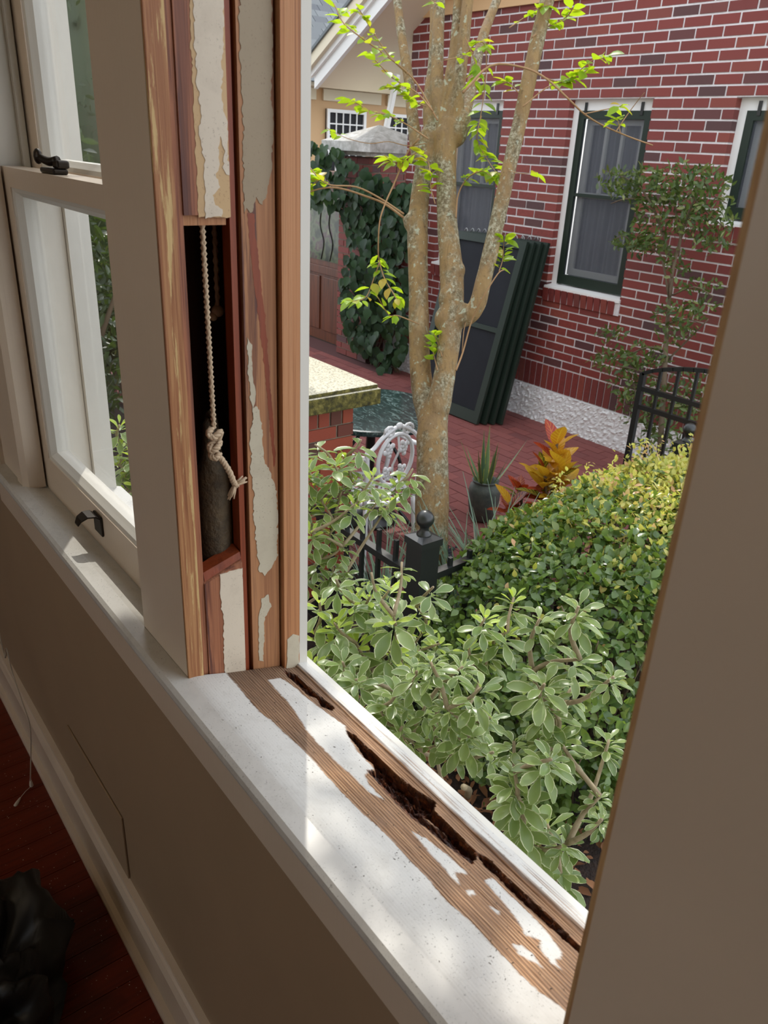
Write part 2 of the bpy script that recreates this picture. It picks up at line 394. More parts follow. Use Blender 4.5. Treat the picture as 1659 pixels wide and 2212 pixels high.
struct('trim_stool', MB().extrude([(.0, .908), (-.022, .908), (-.027, .904), (-.028, .897), (-.026, .890), (-.020, .886), (.0, .886)], 0, -1.78, .6), 'stool_paint',
       'dirty white painted window stool running under both windows', 'window stool', smooth=False)
struct('trim_apron', MB().extrude([(.01, .886), (-.006, .886), (-.006, .800), (-.001, .790), (.01, .790)], 0, -1.72, .55), 'trim_paint',
       'flat greige apron board under the window stool', 'trim')

# ------------------------------------------------------------------ closed window (down the wall)
w1 = thing('window_1', (-1.23, .08, ZS), 'closed double-hung sash window with off-white sashes beyond the stripped mullion', 'window', None, 'structure')
def sloped(x0, x1, y0, y1, th, zoff=0):
    m = MB(); a, b_ = sz(y0) + zoff, sz(y1) + zoff
    return m.hexa([(x0, y0, a - th), (x1, y0, a - th), (x1, y1, b_ - th), (x0, y1, b_ - th), (x0, y0, a), (x1, y0, a), (x1, y1, b_), (x0, y1, b_)])
part('window_sill', sloped(XA, XB, 0, .19, .03), 'stool_paint', w1)
for x0, x1 in ((XA - .02, XA), (XB, XB + .02)):
    part('jamb', MB().box((x0, .02, .84), (x1, .135, TOPZ)), 'white_paint', w1)
for s, x in ((1, XA), (-1, XB)):
    ysf = -.004 if s > 0 else .0205
    part('inner_stop', MB().extrude([(x - s * (.012 if s > 0 else 0), ysf), (x + s * .022, ysf), (x + s * .030, max(.006, ysf)), (x + s * .030, .036), (x - s * (.012 if s > 0 else 0), .036)], 2, ZS - .006, TOPZ), 'trim_paint', w1)
    part('parting_bead', MB().box((min(x, x + s * .012), .079, .86), (max(x, x + s * .012), .089, TOPZ)), 'white_paint', w1)
    part('blind_stop', MB().box((min(x - s * .02, x + s * .014), .136, .84), (max(x - s * .02, x + s * .014), .158, TOPZ)), 'white_paint', w1)
    part('outer_casing', MB().box((min(x - s * .06, x + s * .010), .159, .84), (max(x - s * .06, x + s * .010), .178, TOPZ)), 'white_paint', w1)
def sash(parent, name, x0, x1, y0, y1, z0, z1, bot, top, stile, label):
    sa = part(name, MB().box((x0, y0, z0), (x0 + stile, y1, z1)).box((x1 - stile, y0, z0), (x1, y1, z1)), 'trim_paint', parent, label=label)
    part('bottom_rail', MB().box((x0 + stile, y0, z0), (x1 - stile, y1, z0 + bot)), 'trim_paint', sa)
    part('top_rail', MB().box((x0 + stile, y0 - (.0 if z0 > 1 else .0), z1 - top), (x1 - stile, y1 + .004, z1)), 'trim_paint', sa)
    gx0, gx1, gz0, gz1 = x0 + stile, x1 - stile, z0 + bot, z1 - top; yg = (y0 + y1) / 2 + .004; bd = .014
    prof = [(0, 0), (.006, .002), (bd * .7, .007), (bd, .012)]
    def frame(k): i, d = prof[k]; return [(gx0 + i, y0 + .002 + d, gz0 + i), (gx1 - i, y0 + .002 + d, gz0 + i), (gx1 - i, y0 + .002 + d, gz1 - i), (gx0 + i, y0 + .002 + d, gz1 - i)]
    m = MB(); V = [p_ for k in range(4) for p_ in frame(k)] + [(gx0 + bd, yg + .012, gz0 + bd), (gx1 - bd, yg + .012, gz0 + bd), (gx1 - bd, yg + .012, gz1 - bd), (gx0 + bd, yg + .012, gz1 - bd)]
    m.add(V, [(4 * k + j, 4 * k + (j + 1) % 4, 4 * k + 4 + (j + 1) % 4, 4 * k + 4 + j) for k in range(4) for j in range(4)])
    part('glazing_bead', m, 'white_paint', sa)
    part('pane', MB().box((gx0 + bd - .003, yg, gz0 + bd - .003), (gx1 - bd + .003, yg + .003, gz1 - bd + .003)), 'window_glass', sa)
    return sa
sash(w1, 'lower_sash', XA + .004, XB - .004, .040, .077, .899, 1.471, .070, .030, .055, 'off-white lower sash with a bronze lift')
sash(w1, 'upper_sash', XA + .004, XB - .004, .092, .129, 1.442, 2.30, .030, .05, .055, 'off-white upper sash standing behind the lower one')
# sash lock on the meeting rail and lift on the bottom rail
lk = hit(172, 375, 2, 1.472)
lock = part('sash_lock', MB().box((lk[0] - .030, .044, 1.471), (lk[0] + .034, .066, 1.479)).box((lk[0] + .012, .050, 1.479), (lk[0] + .036, .068, 1.490)), 'dark_bronze', w1, label='dark bronze sash lock on the meeting rail', bevel=.003)
mb_ = MB().tube(spline([(lk[0] + .02, .056, 1.490), (lk[0] - .0, .050, 1.487), (lk[0] - .022, .044, 1.492)], 4), [.006] * 9, 8)
mb_.ball((lk[0] - .026, .043, 1.493), .011, 10, 6, (1, .55, 1)); part('lock_lever', mb_, 'dark_bronze', lock, True)
lk2 = hit(45, 352, 2, 1.474)
part('lock_keeper', MB().box((lk2[0] - .020, .046, 1.471), (lk2[0] + .020, .064, 1.480)), 'dark_bronze', w1, bevel=.004)
lf = hit(215, 1128, 1, .040)
lift = part('sash_lift', MB().box((lf[0] - .018, .036, lf[2] - .020), (lf[0] + .018, .040, lf[2] + .016)), 'dark_bronze', w1, label='dark bronze hook lift screwed to the bottom rail', bevel=.002)
V = []; pr = [(.038, .010), (.030, .016), (.018, .017), (.008, .012), (.003, .004)]; wd = [.017, .016, .014, .012, .008]
m = MB(); m.add([(lf[0] + sg * wd[i], pr[i][0], lf[2] + pr[i][1] + dz) for i in range(5) for sg in (-1, 1) for dz in (0, .0025)],
                [q for i in range(4) for q in ((4 * i, 4 * i + 2, 4 * i + 6, 4 * i + 4), (4 * i + 1, 4 * i + 5, 4 * i + 7, 4 * i + 3), (4 * i, 4 * i + 4, 4 * i + 5, 4 * i + 1), (4 * i + 2, 4 * i + 3, 4 * i + 7, 4 * i + 6))] + [(16, 17, 19, 18), (0, 2, 3, 1)])
part('lift_hook', m, 'dark_bronze', lift)

# ------------------------------------------------------------------ casings and the stripped mullion
struct('trim_far_casing', MB().extrude([(XA - .115, -.002), (XA - .012, -.002), (XA - .012, .02), (XA - .115, .02)], 2, ZS, TOPZ), 'trim_paint',
       'greige casing board on the far side of the closed window', 'casing', bevel=.003)
part('casing_edge', MB().extrude([(XA - .135, -.010), (XA - .115, -.010), (XA - .115, .02), (XA - .135, .02)], 2, ZS, TOPZ), 'trim_paint', bpy.data.objects['trim_far_casing'])
struct('trim_near_casing', MB().box((XR + .004, 0, ZS + .0005), (.56, .02, TOPZ)), 'trim_paint', 'wide greige mullion casing close to the camera beside the open window', 'casing')
nc = bpy.data.objects['trim_near_casing']
part('casing_edge', MB().box((XR, .0006, ZS + .0005), (XR + .0038, .02, TOPZ)), 'edge_tan', nc, label='raw tan wood edge of the casing')
part('jamb', MB().box((XR, .0205, .84), (XR + .02, .135, TOPZ)), 'channel_pine', nc)
part('blind_stop', MB().box((XR - .008, .136, .84), (XR + .02, .172, TOPZ)), 'white_paint', nc)
mc = struct('trim_mullion_casing', MB().box((XB, 0, ZS + .0005), (XJ - .004, .02, TOPZ)), 'trim_paint', 'glossy greige mullion casing board between the two windows', 'casing')
# the open window: raw pulley stile, weight pocket, parting groove, outer channel, blind stop, outer casing
w2 = thing('window_2', (XJ, .08, ZS), 'open window frame stripped to raw reddish wood with an uncovered weight pocket', 'window', None, 'structure')
P0, P1, PZ0, PZ1 = .029, .081, 1.050, 1.448
part('casing_edge', MB().box((XJ - .0035, .0004, ZS - .006), (XJ, .0205, TOPZ)), 'casing_edge_wood', w2, label='yellowed paint streaks on a raw casing edge')
part('stile_strip', MB().box((XJ - .021, .021, .88), (XJ - .004, P0, TOPZ)), 'raw_pine', w2)
up = part('pulley_stile', MB().box((XJ - .020, P0 + .0003, PZ1 + .010), (XJ - .002, P1, TOPZ)), 'raw_pine', w2, label='raw stile above the weight pocket with peeling cream paint')
part('stile_end', MB().box((XJ - .020, P0 + .0005, PZ1), (XJ - .006, P1 - .004, PZ1 + .0098)), 'orange_pine', w2, label='fresh cut end of the stile')
m = MB().hexa([(XJ - .020, P0 + .0003, .87), (XJ - .002, P0 + .0003, .87), (XJ - .002, P1, .87), (XJ - .020, P1, .87),
               (XJ - .020, P0 + .0003, PZ0 - .002), (XJ - .002, P0 + .0003, PZ0 - .016), (XJ - .002, P1, PZ0 + .001), (XJ - .020, P1, PZ0 + .010)])
lo = part('pulley_stile', m, 'raw_pine', w2, label='raw stile below the weight pocket with a cream paint strip')
part('cut_lip', MB().hexa([(XJ - .024, P0 + .001, PZ0 - .012), (XJ - .003, P0 + .001, PZ0 - .012), (XJ - .003, P1 - .001, PZ0 + .006), (XJ - .024, P1 - .001, PZ0 + .006),
                           (XJ - .024, P0 + .001, PZ0 + .000), (XJ - .006, P0 + .001, PZ0 - .001), (XJ - .006, P1 - .001, PZ0 + .014), (XJ - .024, P1 - .001, PZ0 + .018)]), 'red_pine', w2)
part('pocket_edge', MB().box((XJ - .024, P1 + .0004, .87), (XJ - .006, .0885, TOPZ)), 'red_pine', w2, label='fresh red wood edge of the weight pocket')
part('parting_groove', MB().box((XJ - .030, .0887, .87), (XJ - .016, .0925, TOPZ)), 'red_pine', w2)
oc = part('outer_stile', MB().box((XJ - .024, .0929, .86), (XJ - .0025, .1335, TOPZ)), 'channel_pine', w2, label='outer sash channel with flaking grey paint')
part('stop_gap', MB().box((XJ - .024, .1337, .85), (XJ - .010, .1362, TOPZ)), 'box_wood', w2)
part('blind_stop', MB().box((XJ - .024, .1364, .85), (XJ + .006, .1600, TOPZ)), 'orange_pine', w2, label='bare orange wood blind stop')
part('outer_casing', MB().box((XJ - .13, .1603, .84), (XJ + .006, .1725, TOPZ)), 'white_paint', w2)
# weight box behind the stile
bx = MB().box((-.905, .021, .87), (-.806, .0245, TOPZ)).box((-.905, .127, .87), (-.806, .132, TOPZ)).box((-.905, .0247, .87), (-.900, .1268, TOPZ)).box((-.8995, .0247, .87), (-.806, .1268, .90))
part('weight_box', bx, 'box_wood', w2)

def jag(poly, step=.006, amp=.0012, seed=1):
    rg = random.Random(seed); out = []
    n = len(poly)
    for i in range(n):
        a, b_ = np.array(poly[i]), np.array(poly[(i + 1) % n]); k = max(1, int(np.linalg.norm(b_ - a) / step))
        for j in range(k): out.append(tuple(a + (b_ - a) * j / k + np.array([rg.uniform(-amp, amp), rg.uniform(-amp, amp)])))
    return out
def jamb_patch(parent, px, mat, x, seed, y0, y1, th=.0006, amp=.0011):
    pl = [tuple(hit(a, b_, 0, XJ)[1:]) for a, b_ in px]
    pl = jag(jag(pl, .009, amp, seed), .0028, amp * .75, seed + 50)
    pl = [(min(max(a, y0 + .0004), y1 - .0004), b_) for a, b_ in pl]
    return part('paint_patch', MB().extrude(pl, 0, x - .0004, x + th), mat, parent)
jamb_patch(up, [(402, -620), (494, -620), (497, -120), (498, 160), (497, 250), (503, 330), (505, 430), (504, 469), (428, 470), (428, 420), (424, 330), (420, 240), (414, 100)], 'tan_paint', XJ - .002, 3, P0, P1, .0004)
jamb_patch(up, [(404, -620), (483, -620), (486, -120), (485, 30), (480, 60), (484, 100), (478, 130), (484, 165), (477, 210), (490, 245), (494, 300), (498, 370), (494, 385), (486, 360), (480, 300), (474, 300), (476, 345), (470, 380), (476, 400), (462, 420), (466, 440), (484, 452), (478, 468), (446, 469), (444, 420), (446, 340), (436, 330), (432, 280), (440, 250), (428, 200), (426, 120), (418, 60)], 'cream_paint', XJ - .002, 4, P0, P1, .0009, .0016)
jamb_patch(lo, [(477, 1244), (500, 1236), (526, 1229), (529, 1290), (533, 1345), (536, 1400), (534, 1457), (488, 1457), (485, 1400), (482, 1330), (478, 1290)], 'cream_paint', XJ - .002, 5, P0, P1, .0010)
jamb_patch(oc, [(506, -620), (590, -620), (592, -120), (590, 140), (590, 260), (589, 360), (584, 385), (580, 420), (566, 440), (556, 430), (546, 458), (538, 452), (530, 460), (528, 400), (528, 300), (524, 245), (522, 150)], 'olive_paint', XJ - .0025, 6, .0929, .1335, .0006, .0016)
jamb_patch(oc, [(549, 885), (562, 880), (567, 930), (576, 1000), (590, 1030), (600, 1060), (602, 1120), (600, 1200), (592, 1225), (576, 1245), (562, 1236), (556, 1180), (551, 1100), (546, 1040), (544, 1000), (543, 940)], 'putty_paint', XJ - .0025, 8, .0929, .1335, .0008, .0018)
jamb_patch(oc, [(567, 1295), (582, 1285), (586, 1310), (574, 1335), (572, 1370), (570, 1430), (562, 1428), (560, 1380), (562, 1330)], 'putty_paint', XJ - .0025, 9, .0929, .1335, .0008)
jamb_patch(oc, [(536, 730), (545, 745), (546, 790), (553, 850), (548, 900), (541, 840), (537, 780)], 'putty_paint', XJ - .0025, 10, .0929, .1335, .0007)
jamb_patch(oc, [(536, 460), (552, 462), (556, 520), (566, 600), (578, 720), (588, 860), (598, 1000), (594, 1010), (584, 900), (570, 760), (556, 650), (545, 560)], 'red_pine', XJ - .0025, 12, .0929, .1335, .0002, .0008)
part('paint_patch', MB().extrude(jag([(.1382, .862), (.1592, .866), (.1592, .918), (.150, .924), (.141, .918)], .006, .0009, 11), 0, XJ + .0056, XJ + .0068), 'putty_paint', w2)

# ------------------------------------------------------------------ rotten sill of the open window: a carved height field
def onsill(px, py):
    v = ray(px, py); t = (ZS - CAM[2] - SL * CAM[1]) / (v[2] + SL * v[1]); q = CAM + v * t; return q[:2]
def zpoly(pts): return np.array([onsill(560 + .4219 * a, 1400 + .4219 * b_) for a, b_ in pts])
def sdist(P, poly):                # signed distance, positive inside
    d = np.full(len(P), 1e9); ins = np.zeros(len(P), bool); n = len(poly)
    for i in range(n):
        a, b_ = poly[i], poly[(i + 1) % n]; ab = b_ - a; t = np.clip(((P - a) @ ab) / (ab @ ab), 0, 1)
        d = np.minimum(d, np.linalg.norm(P - a - t[:, None] * ab, axis=1))
        c = ((a[1] > P[:, 1]) != (b_[1] > P[:, 1])) & (P[:, 0] < (b_[0] - a[0]) * (P[:, 1] - a[1]) / (b_[1] - a[1] + 1e-12) + a[0]); ins ^= c
    return np.where(ins, d, -d)
xs = np.linspace(XJ - .001, XR + .001, 300); ys = np.linspace(0, .172, 130)
GX, GY = np.meshgrid(xs, ys, indexing='ij'); PP = np.stack([GX.ravel(), GY.ravel()], 1)
nz = np.array([noise.noise((x * 260, y * 260, 0)) for x, y in PP]); nl = np.array([noise.noise((x * 60, y * 420, 3)) for x, y in PP])
nb = np.array([noise.noise((x * 40, y * 60, 7)) for x, y in PP])
paints = [[(45, 165), (110, 155), (200, 215), (220, 240), (340, 330), (440, 400), (450, 440), (500, 530), (590, 620), (540, 650), (560, 700), (640, 780), (560, 740), (470, 650), (400, 590), (300, 490), (240, 420), (180, 320), (140, 270), (90, 220)],
          [(780, 940), (860, 980), (960, 1060), (1050, 1140), (1065, 1160), (1000, 1150), (1030, 1220), (980, 1170), (920, 1100), (880, 1060), (830, 1000)],
          [(1150, 1190), (1200, 1180), (1250, 1240), (1330, 1310), (1420, 1400), (1470, 1450), (1550, 1560), (1540, 1590), (1510, 1600), (1550, 1650), (1500, 1620), (1440, 1550), (1440, 1500), (1360, 1470), (1330, 1410), (1280, 1340), (1200, 1250)],
          [(1295, 1520), (1340, 1520), (1400, 1570), (1450, 1640), (1400, 1610), (1330, 1570)], [(1060, 1245), (1100, 1240), (1105, 1265), (1075, 1270)], [(1175, 1320), (1230, 1350), (1220, 1370)]]
pd = np.full(len(PP), -1.0)
for q in paints: pd = np.maximum(pd, sdist(PP, zpoly(q)))
edge = zpoly([(-150, 150), (0, 330), (60, 370), (120, 430), (210, 510), (260, 560), (420, 740), (510, 830), (600, 910), (690, 1000), (770, 1090), (860, 1180), (960, 1300), (1080, 1400), (1200, 1530), (1330, 1670), (1430, 1760), (1530, 1830)])
eo = np.argsort(edge[:, 0]); by = np.interp(PP[:, 0], edge[eo, 0], edge[eo, 1])
pd = np.maximum(pd, by - PP[:, 1])
inner = zpoly([(150, 60), (190, 110), (500, 400), (900, 790), (1250, 1110), (1640, 1470)]); io = np.argsort(inner[:, 0])
iy = np.interp(PP[:, 0], inner[io, 0], inner[io, 1])
strip = np.clip((PP[:, 1] - iy) / .006, 0, 1)
rots = [([(130, 118), (190, 140), (240, 190), (300, 240), (380, 305), (370, 320), (320, 300), (300, 260), (250, 240), (200, 190), (150, 150)], .010),
        ([(450, 428), (490, 450), (540, 500), (600, 550), (700, 650), (800, 730), (900, 790), (890, 830), (960, 900), (1060, 1000), (1110, 1050), (1110, 1085), (1060, 1050), (960, 960), (870, 880), (800, 850), (700, 760), (640, 690), (600, 640), (590, 600), (540, 560), (510, 510), (460, 450)], .020),
        ([(555, 630), (620, 640), (700, 740), (800, 840), (870, 900), (1000, 990), (1100, 1075), (1090, 1105), (1050, 1075), (960, 1010), (850, 915), (780, 870), (690, 780), (620, 700)], .006),
        ([(1110, 1050), (1170, 1080), (1260, 1170), (1380, 1280), (1500, 1390), (1650, 1540), (1640, 1560), (1490, 1430), (1360, 1310), (1250, 1200), (1160, 1120)], .012)]
rot = np.zeros(len(PP)); dep = np.zeros(len(PP))
for q, dd in rots:
    s_ = sdist(PP, zpoly(q)) + nz * .0012 + nl * .0008
    k = np.clip((s_ + .0006) / .0024, 0, 1); rot = np.maximum(rot, np.clip((s_ + .002) / .002, 0, 1)); dep = np.maximum(dep, k * dd * (1 + .5 * nl + .4 * nz))
pd2 = pd + nz * .0012 + nl * .0007
pm = np.clip(pd2 / .0012 + .5, 0, 1) * (1 - rot)
opaint = np.clip((strip * 2 - 1) + nb * .6 + nl * .35 + np.clip((PP[:, 1] - iy - .0055) / .004, -1, 1) * 1.0, 0, 1)
nq = np.array([noise.noise((x * 14, y * 900, 11)) for x, y in PP])
opaint = opaint - np.clip(nq * 2.2 - .35 + np.clip((PP[:, 0] + .55) * 1.2, -.3, .4), 0, .75)
pm = np.where(strip > .3, np.clip(opaint, 0, 1) * (1 - rot), pm)
zz = ZS - SL * (PP[:, 1] - .012 * (1 - np.exp(-PP[:, 1] / .012))) - SL * .010 * np.clip(PP[:, 1] / .05, 0, 1) - dep + .0055 * strip * (1 - rot * .5) + (pm * .0005 + nl * .0005 * (1 - pm)) * np.clip(PP[:, 1] / .012, 0, 1)
nx, ny = len(xs), len(ys)
F = [(i * ny + j, (i + 1) * ny + j, (i + 1) * ny + j + 1, i * ny + j + 1) for i in range(nx - 1) for j in range(ny - 1)]
m, nt, p, o = newmat('sill_surface'); p.inputs['Roughness'].default_value = .6
_pa = nd(nt, 'ShaderNodeAttribute'); _pa.attribute_name = 'paint'; _ra = nd(nt, 'ShaderNodeAttribute'); _ra.attribute_name = 'rot'
g1 = noise_tex(nt, 1.0, 5, .6, (7, 520, 7), .8)
wd_ = ramp(nt, g1, [(.30, srgb(124, 86, 58)), (.47, srgb(188, 142, 100)), (.60, srgb(212, 168, 124)), (.75, srgb(146, 104, 72))])
_rs = nd(nt, 'ShaderNodeSeparateXYZ'); _rt = nd(nt, 'ShaderNodeTexCoord'); nt.links.new(_rt.outputs['Object'], _rs.inputs[0])
_rw = math_n(nt, 'SINE', math_n(nt, 'ADD', math_n(nt, 'MULTIPLY', _rs.outputs[1], 1650.0), math_n(nt, 'MULTIPLY', noise_tex(nt, 1.0, 3, .5, (5, 60, 5)), 9.0)))
_rv = ramp(nt, _rw, [(.0, (.62, .62, .62)), (.55, (0, 0, 0))])
wd_ = mixc(nt, _rv, wd_, srgb(112, 78, 54))
wd_ = mixc(nt, ramp(nt, noise_tex(nt, 9, 4, .6), [(.40, (.0, .0, .0)), (.68, (.85, .85, .85))]), wd_, mixc(nt, .72, wd_, srgb(96, 78, 64)))
# dirt-darkened wood where the sill meets the stripped mullion
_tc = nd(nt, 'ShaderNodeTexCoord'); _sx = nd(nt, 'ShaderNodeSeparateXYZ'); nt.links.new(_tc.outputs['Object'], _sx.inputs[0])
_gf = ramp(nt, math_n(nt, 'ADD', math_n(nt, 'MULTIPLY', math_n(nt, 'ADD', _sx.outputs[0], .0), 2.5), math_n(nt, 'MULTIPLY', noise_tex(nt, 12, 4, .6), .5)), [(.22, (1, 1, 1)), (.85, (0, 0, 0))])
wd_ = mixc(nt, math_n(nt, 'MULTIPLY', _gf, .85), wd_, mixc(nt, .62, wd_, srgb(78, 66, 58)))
gr = noise_tex(nt, 420, 2, .7); ga = noise_tex(nt, 14, 4, .7)
gf = math_n(nt, 'MULTIPLY', ramp(nt, gr, [(.63, (0, 0, 0)), (.69, (1, 1, 1))]), ramp(nt, ga, [(.36, (.1, .1, .1)), (.6, (1, 1, 1))]))
pc = mixc(nt, math_n(nt, 'MULTIPLY', gf, .7), srgb(204, 202, 195), srgb(60, 56, 46))
pc = mixc(nt, ramp(nt, noise_tex(nt, 24, 5, .7), [(.5, (0, 0, 0)), (.8, (.25, .25, .25))]), pc, srgb(120, 110, 92))
c = mixc(nt, _pa.outputs['Fac'], wd_, pc)
rc = ramp(nt, noise_tex(nt, 1.0, 5, .7, (60, 330, 200)), [(.32, srgb(26, 13, 8)), (.52, srgb(72, 36, 18)), (.66, srgb(150, 86, 40)), (.8, srgb(52, 28, 16))])
c = mixc(nt, _ra.outputs['Fac'], c, rc); nt.links.new(c, p.inputs['Base Color'])
_hb = math_n(nt, 'MULTIPLY', math_n(nt, 'ADD', g1, math_n(nt, 'MULTIPLY', _rw, .25)), math_n(nt, 'SUBTRACT', 1.05, _pa.outputs['Fac'])); bump(nt, p, _hb, .6, .004)
me = bpy.data.meshes.new('window_sill'); og = ORG['window_2']
me.from_pydata(np.stack([PP[:, 0] - og[0], PP[:, 1] - og[1], zz - og[2]], 1).tolist(), [], F); me.materials.append(MT['sill_surface'])
for nm, a in (('paint', pm), ('rot', rot)):
    me.attributes.new(nm, 'FLOAT', 'POINT').data.foreach_set('value', a.astype(np.float32))
me.update(); so = link('window_sill', me, w2, og); so['label'] = 'weathered wooden sill with a long rotten cavity and flaking white paint'
part('sill_body', sloped(XJ - .02, XR + .02, .0005, .1715, .02, -.028), 'box_wood', w2)
part('sill_nose', MB().hexa([(XJ - .13, .1727, .83), (.0, .1727, .83), (.0, .186, .83), (XJ - .13, .186, .83), (XJ - .13, .1727, sz(.172) + .004), (.0, .1727, sz(.172) + .004), (.0, .186, sz(.19) + .003), (XJ - .13, .186, sz(.19) + .003)]), 'white_paint', w2)

# ------------------------------------------------------------------ sash weights, cords
def rope_mesh(path, r, turns, strands=3):
    m = MB(); P_ = [Vector(q) for q in path]; n = len(P_)
    for s in range(strands):
        pts = []
        for i, q in enumerate(P_):
            d = (P_[min(i + 1, n - 1)] - P_[max(i - 1, 0)]).normalized(); a_ = d.orthogonal().normalized(); b2 = d.cross(a_)
            an = 2 * math.pi * (s / strands + turns * i / (n - 1)); pts.append(q + (a_ * math.cos(an) + b2 * math.sin(an)) * r * .52)
        m.tube(pts, r * .56, 6)
    return m
def hx(px, py, x): return tuple(hit(px, py, 0, x))
xr = XJ - .012
top = hx(437, 488, xr); kn = hx(461, 930, xr)
cord = thing('knotted_rope', (kn[0], kn[1], kn[2]), 'off-white twisted sash cord hanging in the pocket with a knot and frayed end', 'rope')
k0 = hx(462, 925, xr)
line = [Vector((top[0], top[1], 1.75)).lerp(Vector(top), i / 20) for i in range(20)] + [Vector(top).lerp(Vector(k0), i / 40) for i in range(41)]
part('cord', rope_mesh(line, .0034, 30), 'cotton_rope', cord, True)
kc = [hx(458, 925, xr), hx(450, 938, xr + .004), hx(462, 945, xr + .008), hx(476, 933, xr + .006), hx(470, 950, xr + .001), hx(454, 962, xr + .003), hx(458, 975, xr + .009), hx(470, 966, xr + .010),
      hx(474, 955, xr + .003), hx(462, 968, xr - .002), hx(456, 984, xr + .004), hx(466, 990, xr + .009), hx(474, 978, xr + .007)]
part('knot', rope_mesh(spline(kc, 5), .0038, 9), 'cotton_rope', cord, True)
tl = [hx(468, 980, xr + .006), hx(482, 997, xr + .010), hx(496, 1020, xr + .012), hx(505, 1042, xr + .013), hx(512, 1050, xr + .013)]
part('cord_tail', rope_mesh(spline(tl, 6), .0038, 5), 'cotton_rope', cord, True)
fr = MB(); rg = random.Random(5)
for e0, e1 in (((510, 1046), (528, 1036)), ((506, 1050), (497, 1074))):
    a0, a1 = Vector(hx(*e0, xr + .013)), Vector(hx(*e1, xr + .014))
    for i in range(9):
        j = Vector([rg.uniform(-.003, .003) for _ in range(3)]); fr.tube([a0 + j * .4, (a0 + a1) / 2 + j * .8, a1 + j * 1.3], [.0016, .0015, .0007], 5)
part('frayed_end', fr, 'cotton_rope', cord, True, kind='stuff')
c2 = hx(470, 660, XJ - .06)
cord2 = thing('knotted_rope', c2, 'dim second sash cord knotted deep inside the weight pocket', 'rope')
part('cord', rope_mesh([Vector((c2[0], c2[1], 1.75)).lerp(Vector(c2), i / 40) for i in range(41)], .0034, 22), 'cotton_rope', cord2, True)
part('knot', MB().ball((c2[0], c2[1], c2[2] - .006), .007, 10, 7, (1, 1.1, 1)).ball((c2[0], c2[1] - .006, c2[2] - .012), .005), 'cotton_rope', cord2, True)
wc = (XJ - .042, .066); zb = .905
wt = thing('sash_weight', (wc[0], wc[1], zb), 'rusty cast iron sash weight standing in the open pocket', 'weight')
part('body', MB().lathe([(.012, 0), (.020, .004), (.0215, .02), (.0215, .245), (.019, .262), (.013, .275), (.010, .30), (.009, .318), (.004, .325)], (wc[0], wc[1], zb), 18), 'iron_weight', wt, True)
part('eye', MB().tube([(wc[0] + .009 * math.cos(a), wc[1] + .001, zb + .318 + .012 * math.sin(a)) for a in [i * math.pi / 8 for i in range(9)]], .004, 6), 'iron_weight', wt, True)

# ------------------------------------------------------------------ small things in the room
pa = [hit(152, 1570, 1, .009), hit(270, 1755, 1, .009), hit(288, 1883, 1, .009)]
solo('access_panel', MB().box((-1.50, .0055, .172), (-1.172, .0098, .335)), 'wall_paint', (-1.336, .009, .172), 'thin painted access panel fixed low on the wall above the baseboard', 'panel', bevel=.0015)
tz = [(-8, 1330), (15, 1400), (27, 1451), (50, 1520), (66, 1572), (67, 1640), (66, 1686)]
tp = [hit(a, b_, 1, -.042 - i * .001) for i, (a, b_) in enumerate(tz)]
pc_ = thing('blind_cord', (tp[-1][0], tp[-1][1], 0.0), 'pale blind pull cord with two small tassels trailing to the floor', 'cord')
top_ = [(tp[0][0] - .02, tp[0][1] + .01, 1.7)] + [tuple(q) for q in tp]
part('cord', MB().tube(spline(top_, 5), .0009, 5), 'cord_white', pc_, True)
part('cord', MB().tube(spline([(a + .004, b_ - .002, c_ + .003) for a, b_, c_ in top_], 5), .0009, 5), 'cord_white', pc_, True)
t1 = Vector(tp[-1]); t2 = Vector(hit(42, 1726, 2, .006))
for q, d in ((t1, Vector((0, 0, -1))), (t2, (t2 - t1).normalized())):
    mm = MB(); mm.tube([q + d * k for k in (-.004, .002, .010, .017, .020)], [.0018, .003, .0045, .005, .0035], 10)
    part('tassel', mm, 'cord_white', pc_, True)
part('cord', MB().tube([t1 + Vector((0, 0, -.018)), (t1 + t2) / 2 + Vector((0, 0, -.006)), t2], .0009, 5), 'cord_white', pc_, True)
bc = hit(60, 2110, 2, .05); m = MB(); nu, nv = 56, 30
for i in range(nv + 1):
    for j in range(nu):
        a = 2 * math.pi * j / nu; t = i / nv
        r = .21 * math.sin(math.pi * (.08 + .92 * t) / 1.0 * .5 + 0) if 0 else .21 * (1 - (1 - t) ** 2) ** .5
        r = max(r, .004); x, y = r * math.cos(a), r * math.sin(a) * .8
        z = .155 * (1 - t ** 2.2)
        n1 = noise.noise((x * 9 + 2, y * 9, z * 9)); n2 = 1 - abs(noise.noise((x * 15, y * 15 + 5, z * 15))) * 1.6 - abs(noise.noise((x * 34, y * 34, 2))) * .5
        k = 1 + .34 * n1 + .20 * (n2 - .5); z2 = max(.0, z * (1 + .5 * n1) + .075 * (n2 - .6) * (1 - t * .6)); m.v.append((bc[0] - .05 + x * k, bc[1] - .10 + y * k, z2 + .001))
for i in range(nv):
    for j in range(nu): m.f.append((i * nu + j, (i + 1) * nu + j, (i + 1) * nu + (j + 1) % nu, i * nu + (j + 1) % nu))
m.f.append(tuple(range(nu)))
solo('plastic_bag', m, 'black_plastic', (bc[0] - .05, bc[1] - .1, 0), 'crumpled black plastic bag lying on the dark floor', 'bag', smooth=True)
rg = random.Random(21); ch = MB().add([(0, 0, 0), (.003, .0005, 0), (.0025, .002, .0004), (.0005, .0015, .0002)], [(0, 1, 2, 3)]).mesh('chip', 'chip')
cr = thing('paint_chips', (-1.2, -.1, 0), 'tiny pale paint chips and dust strewn over the dark floor beside the baseboard', 'debris', None, 'stuff')
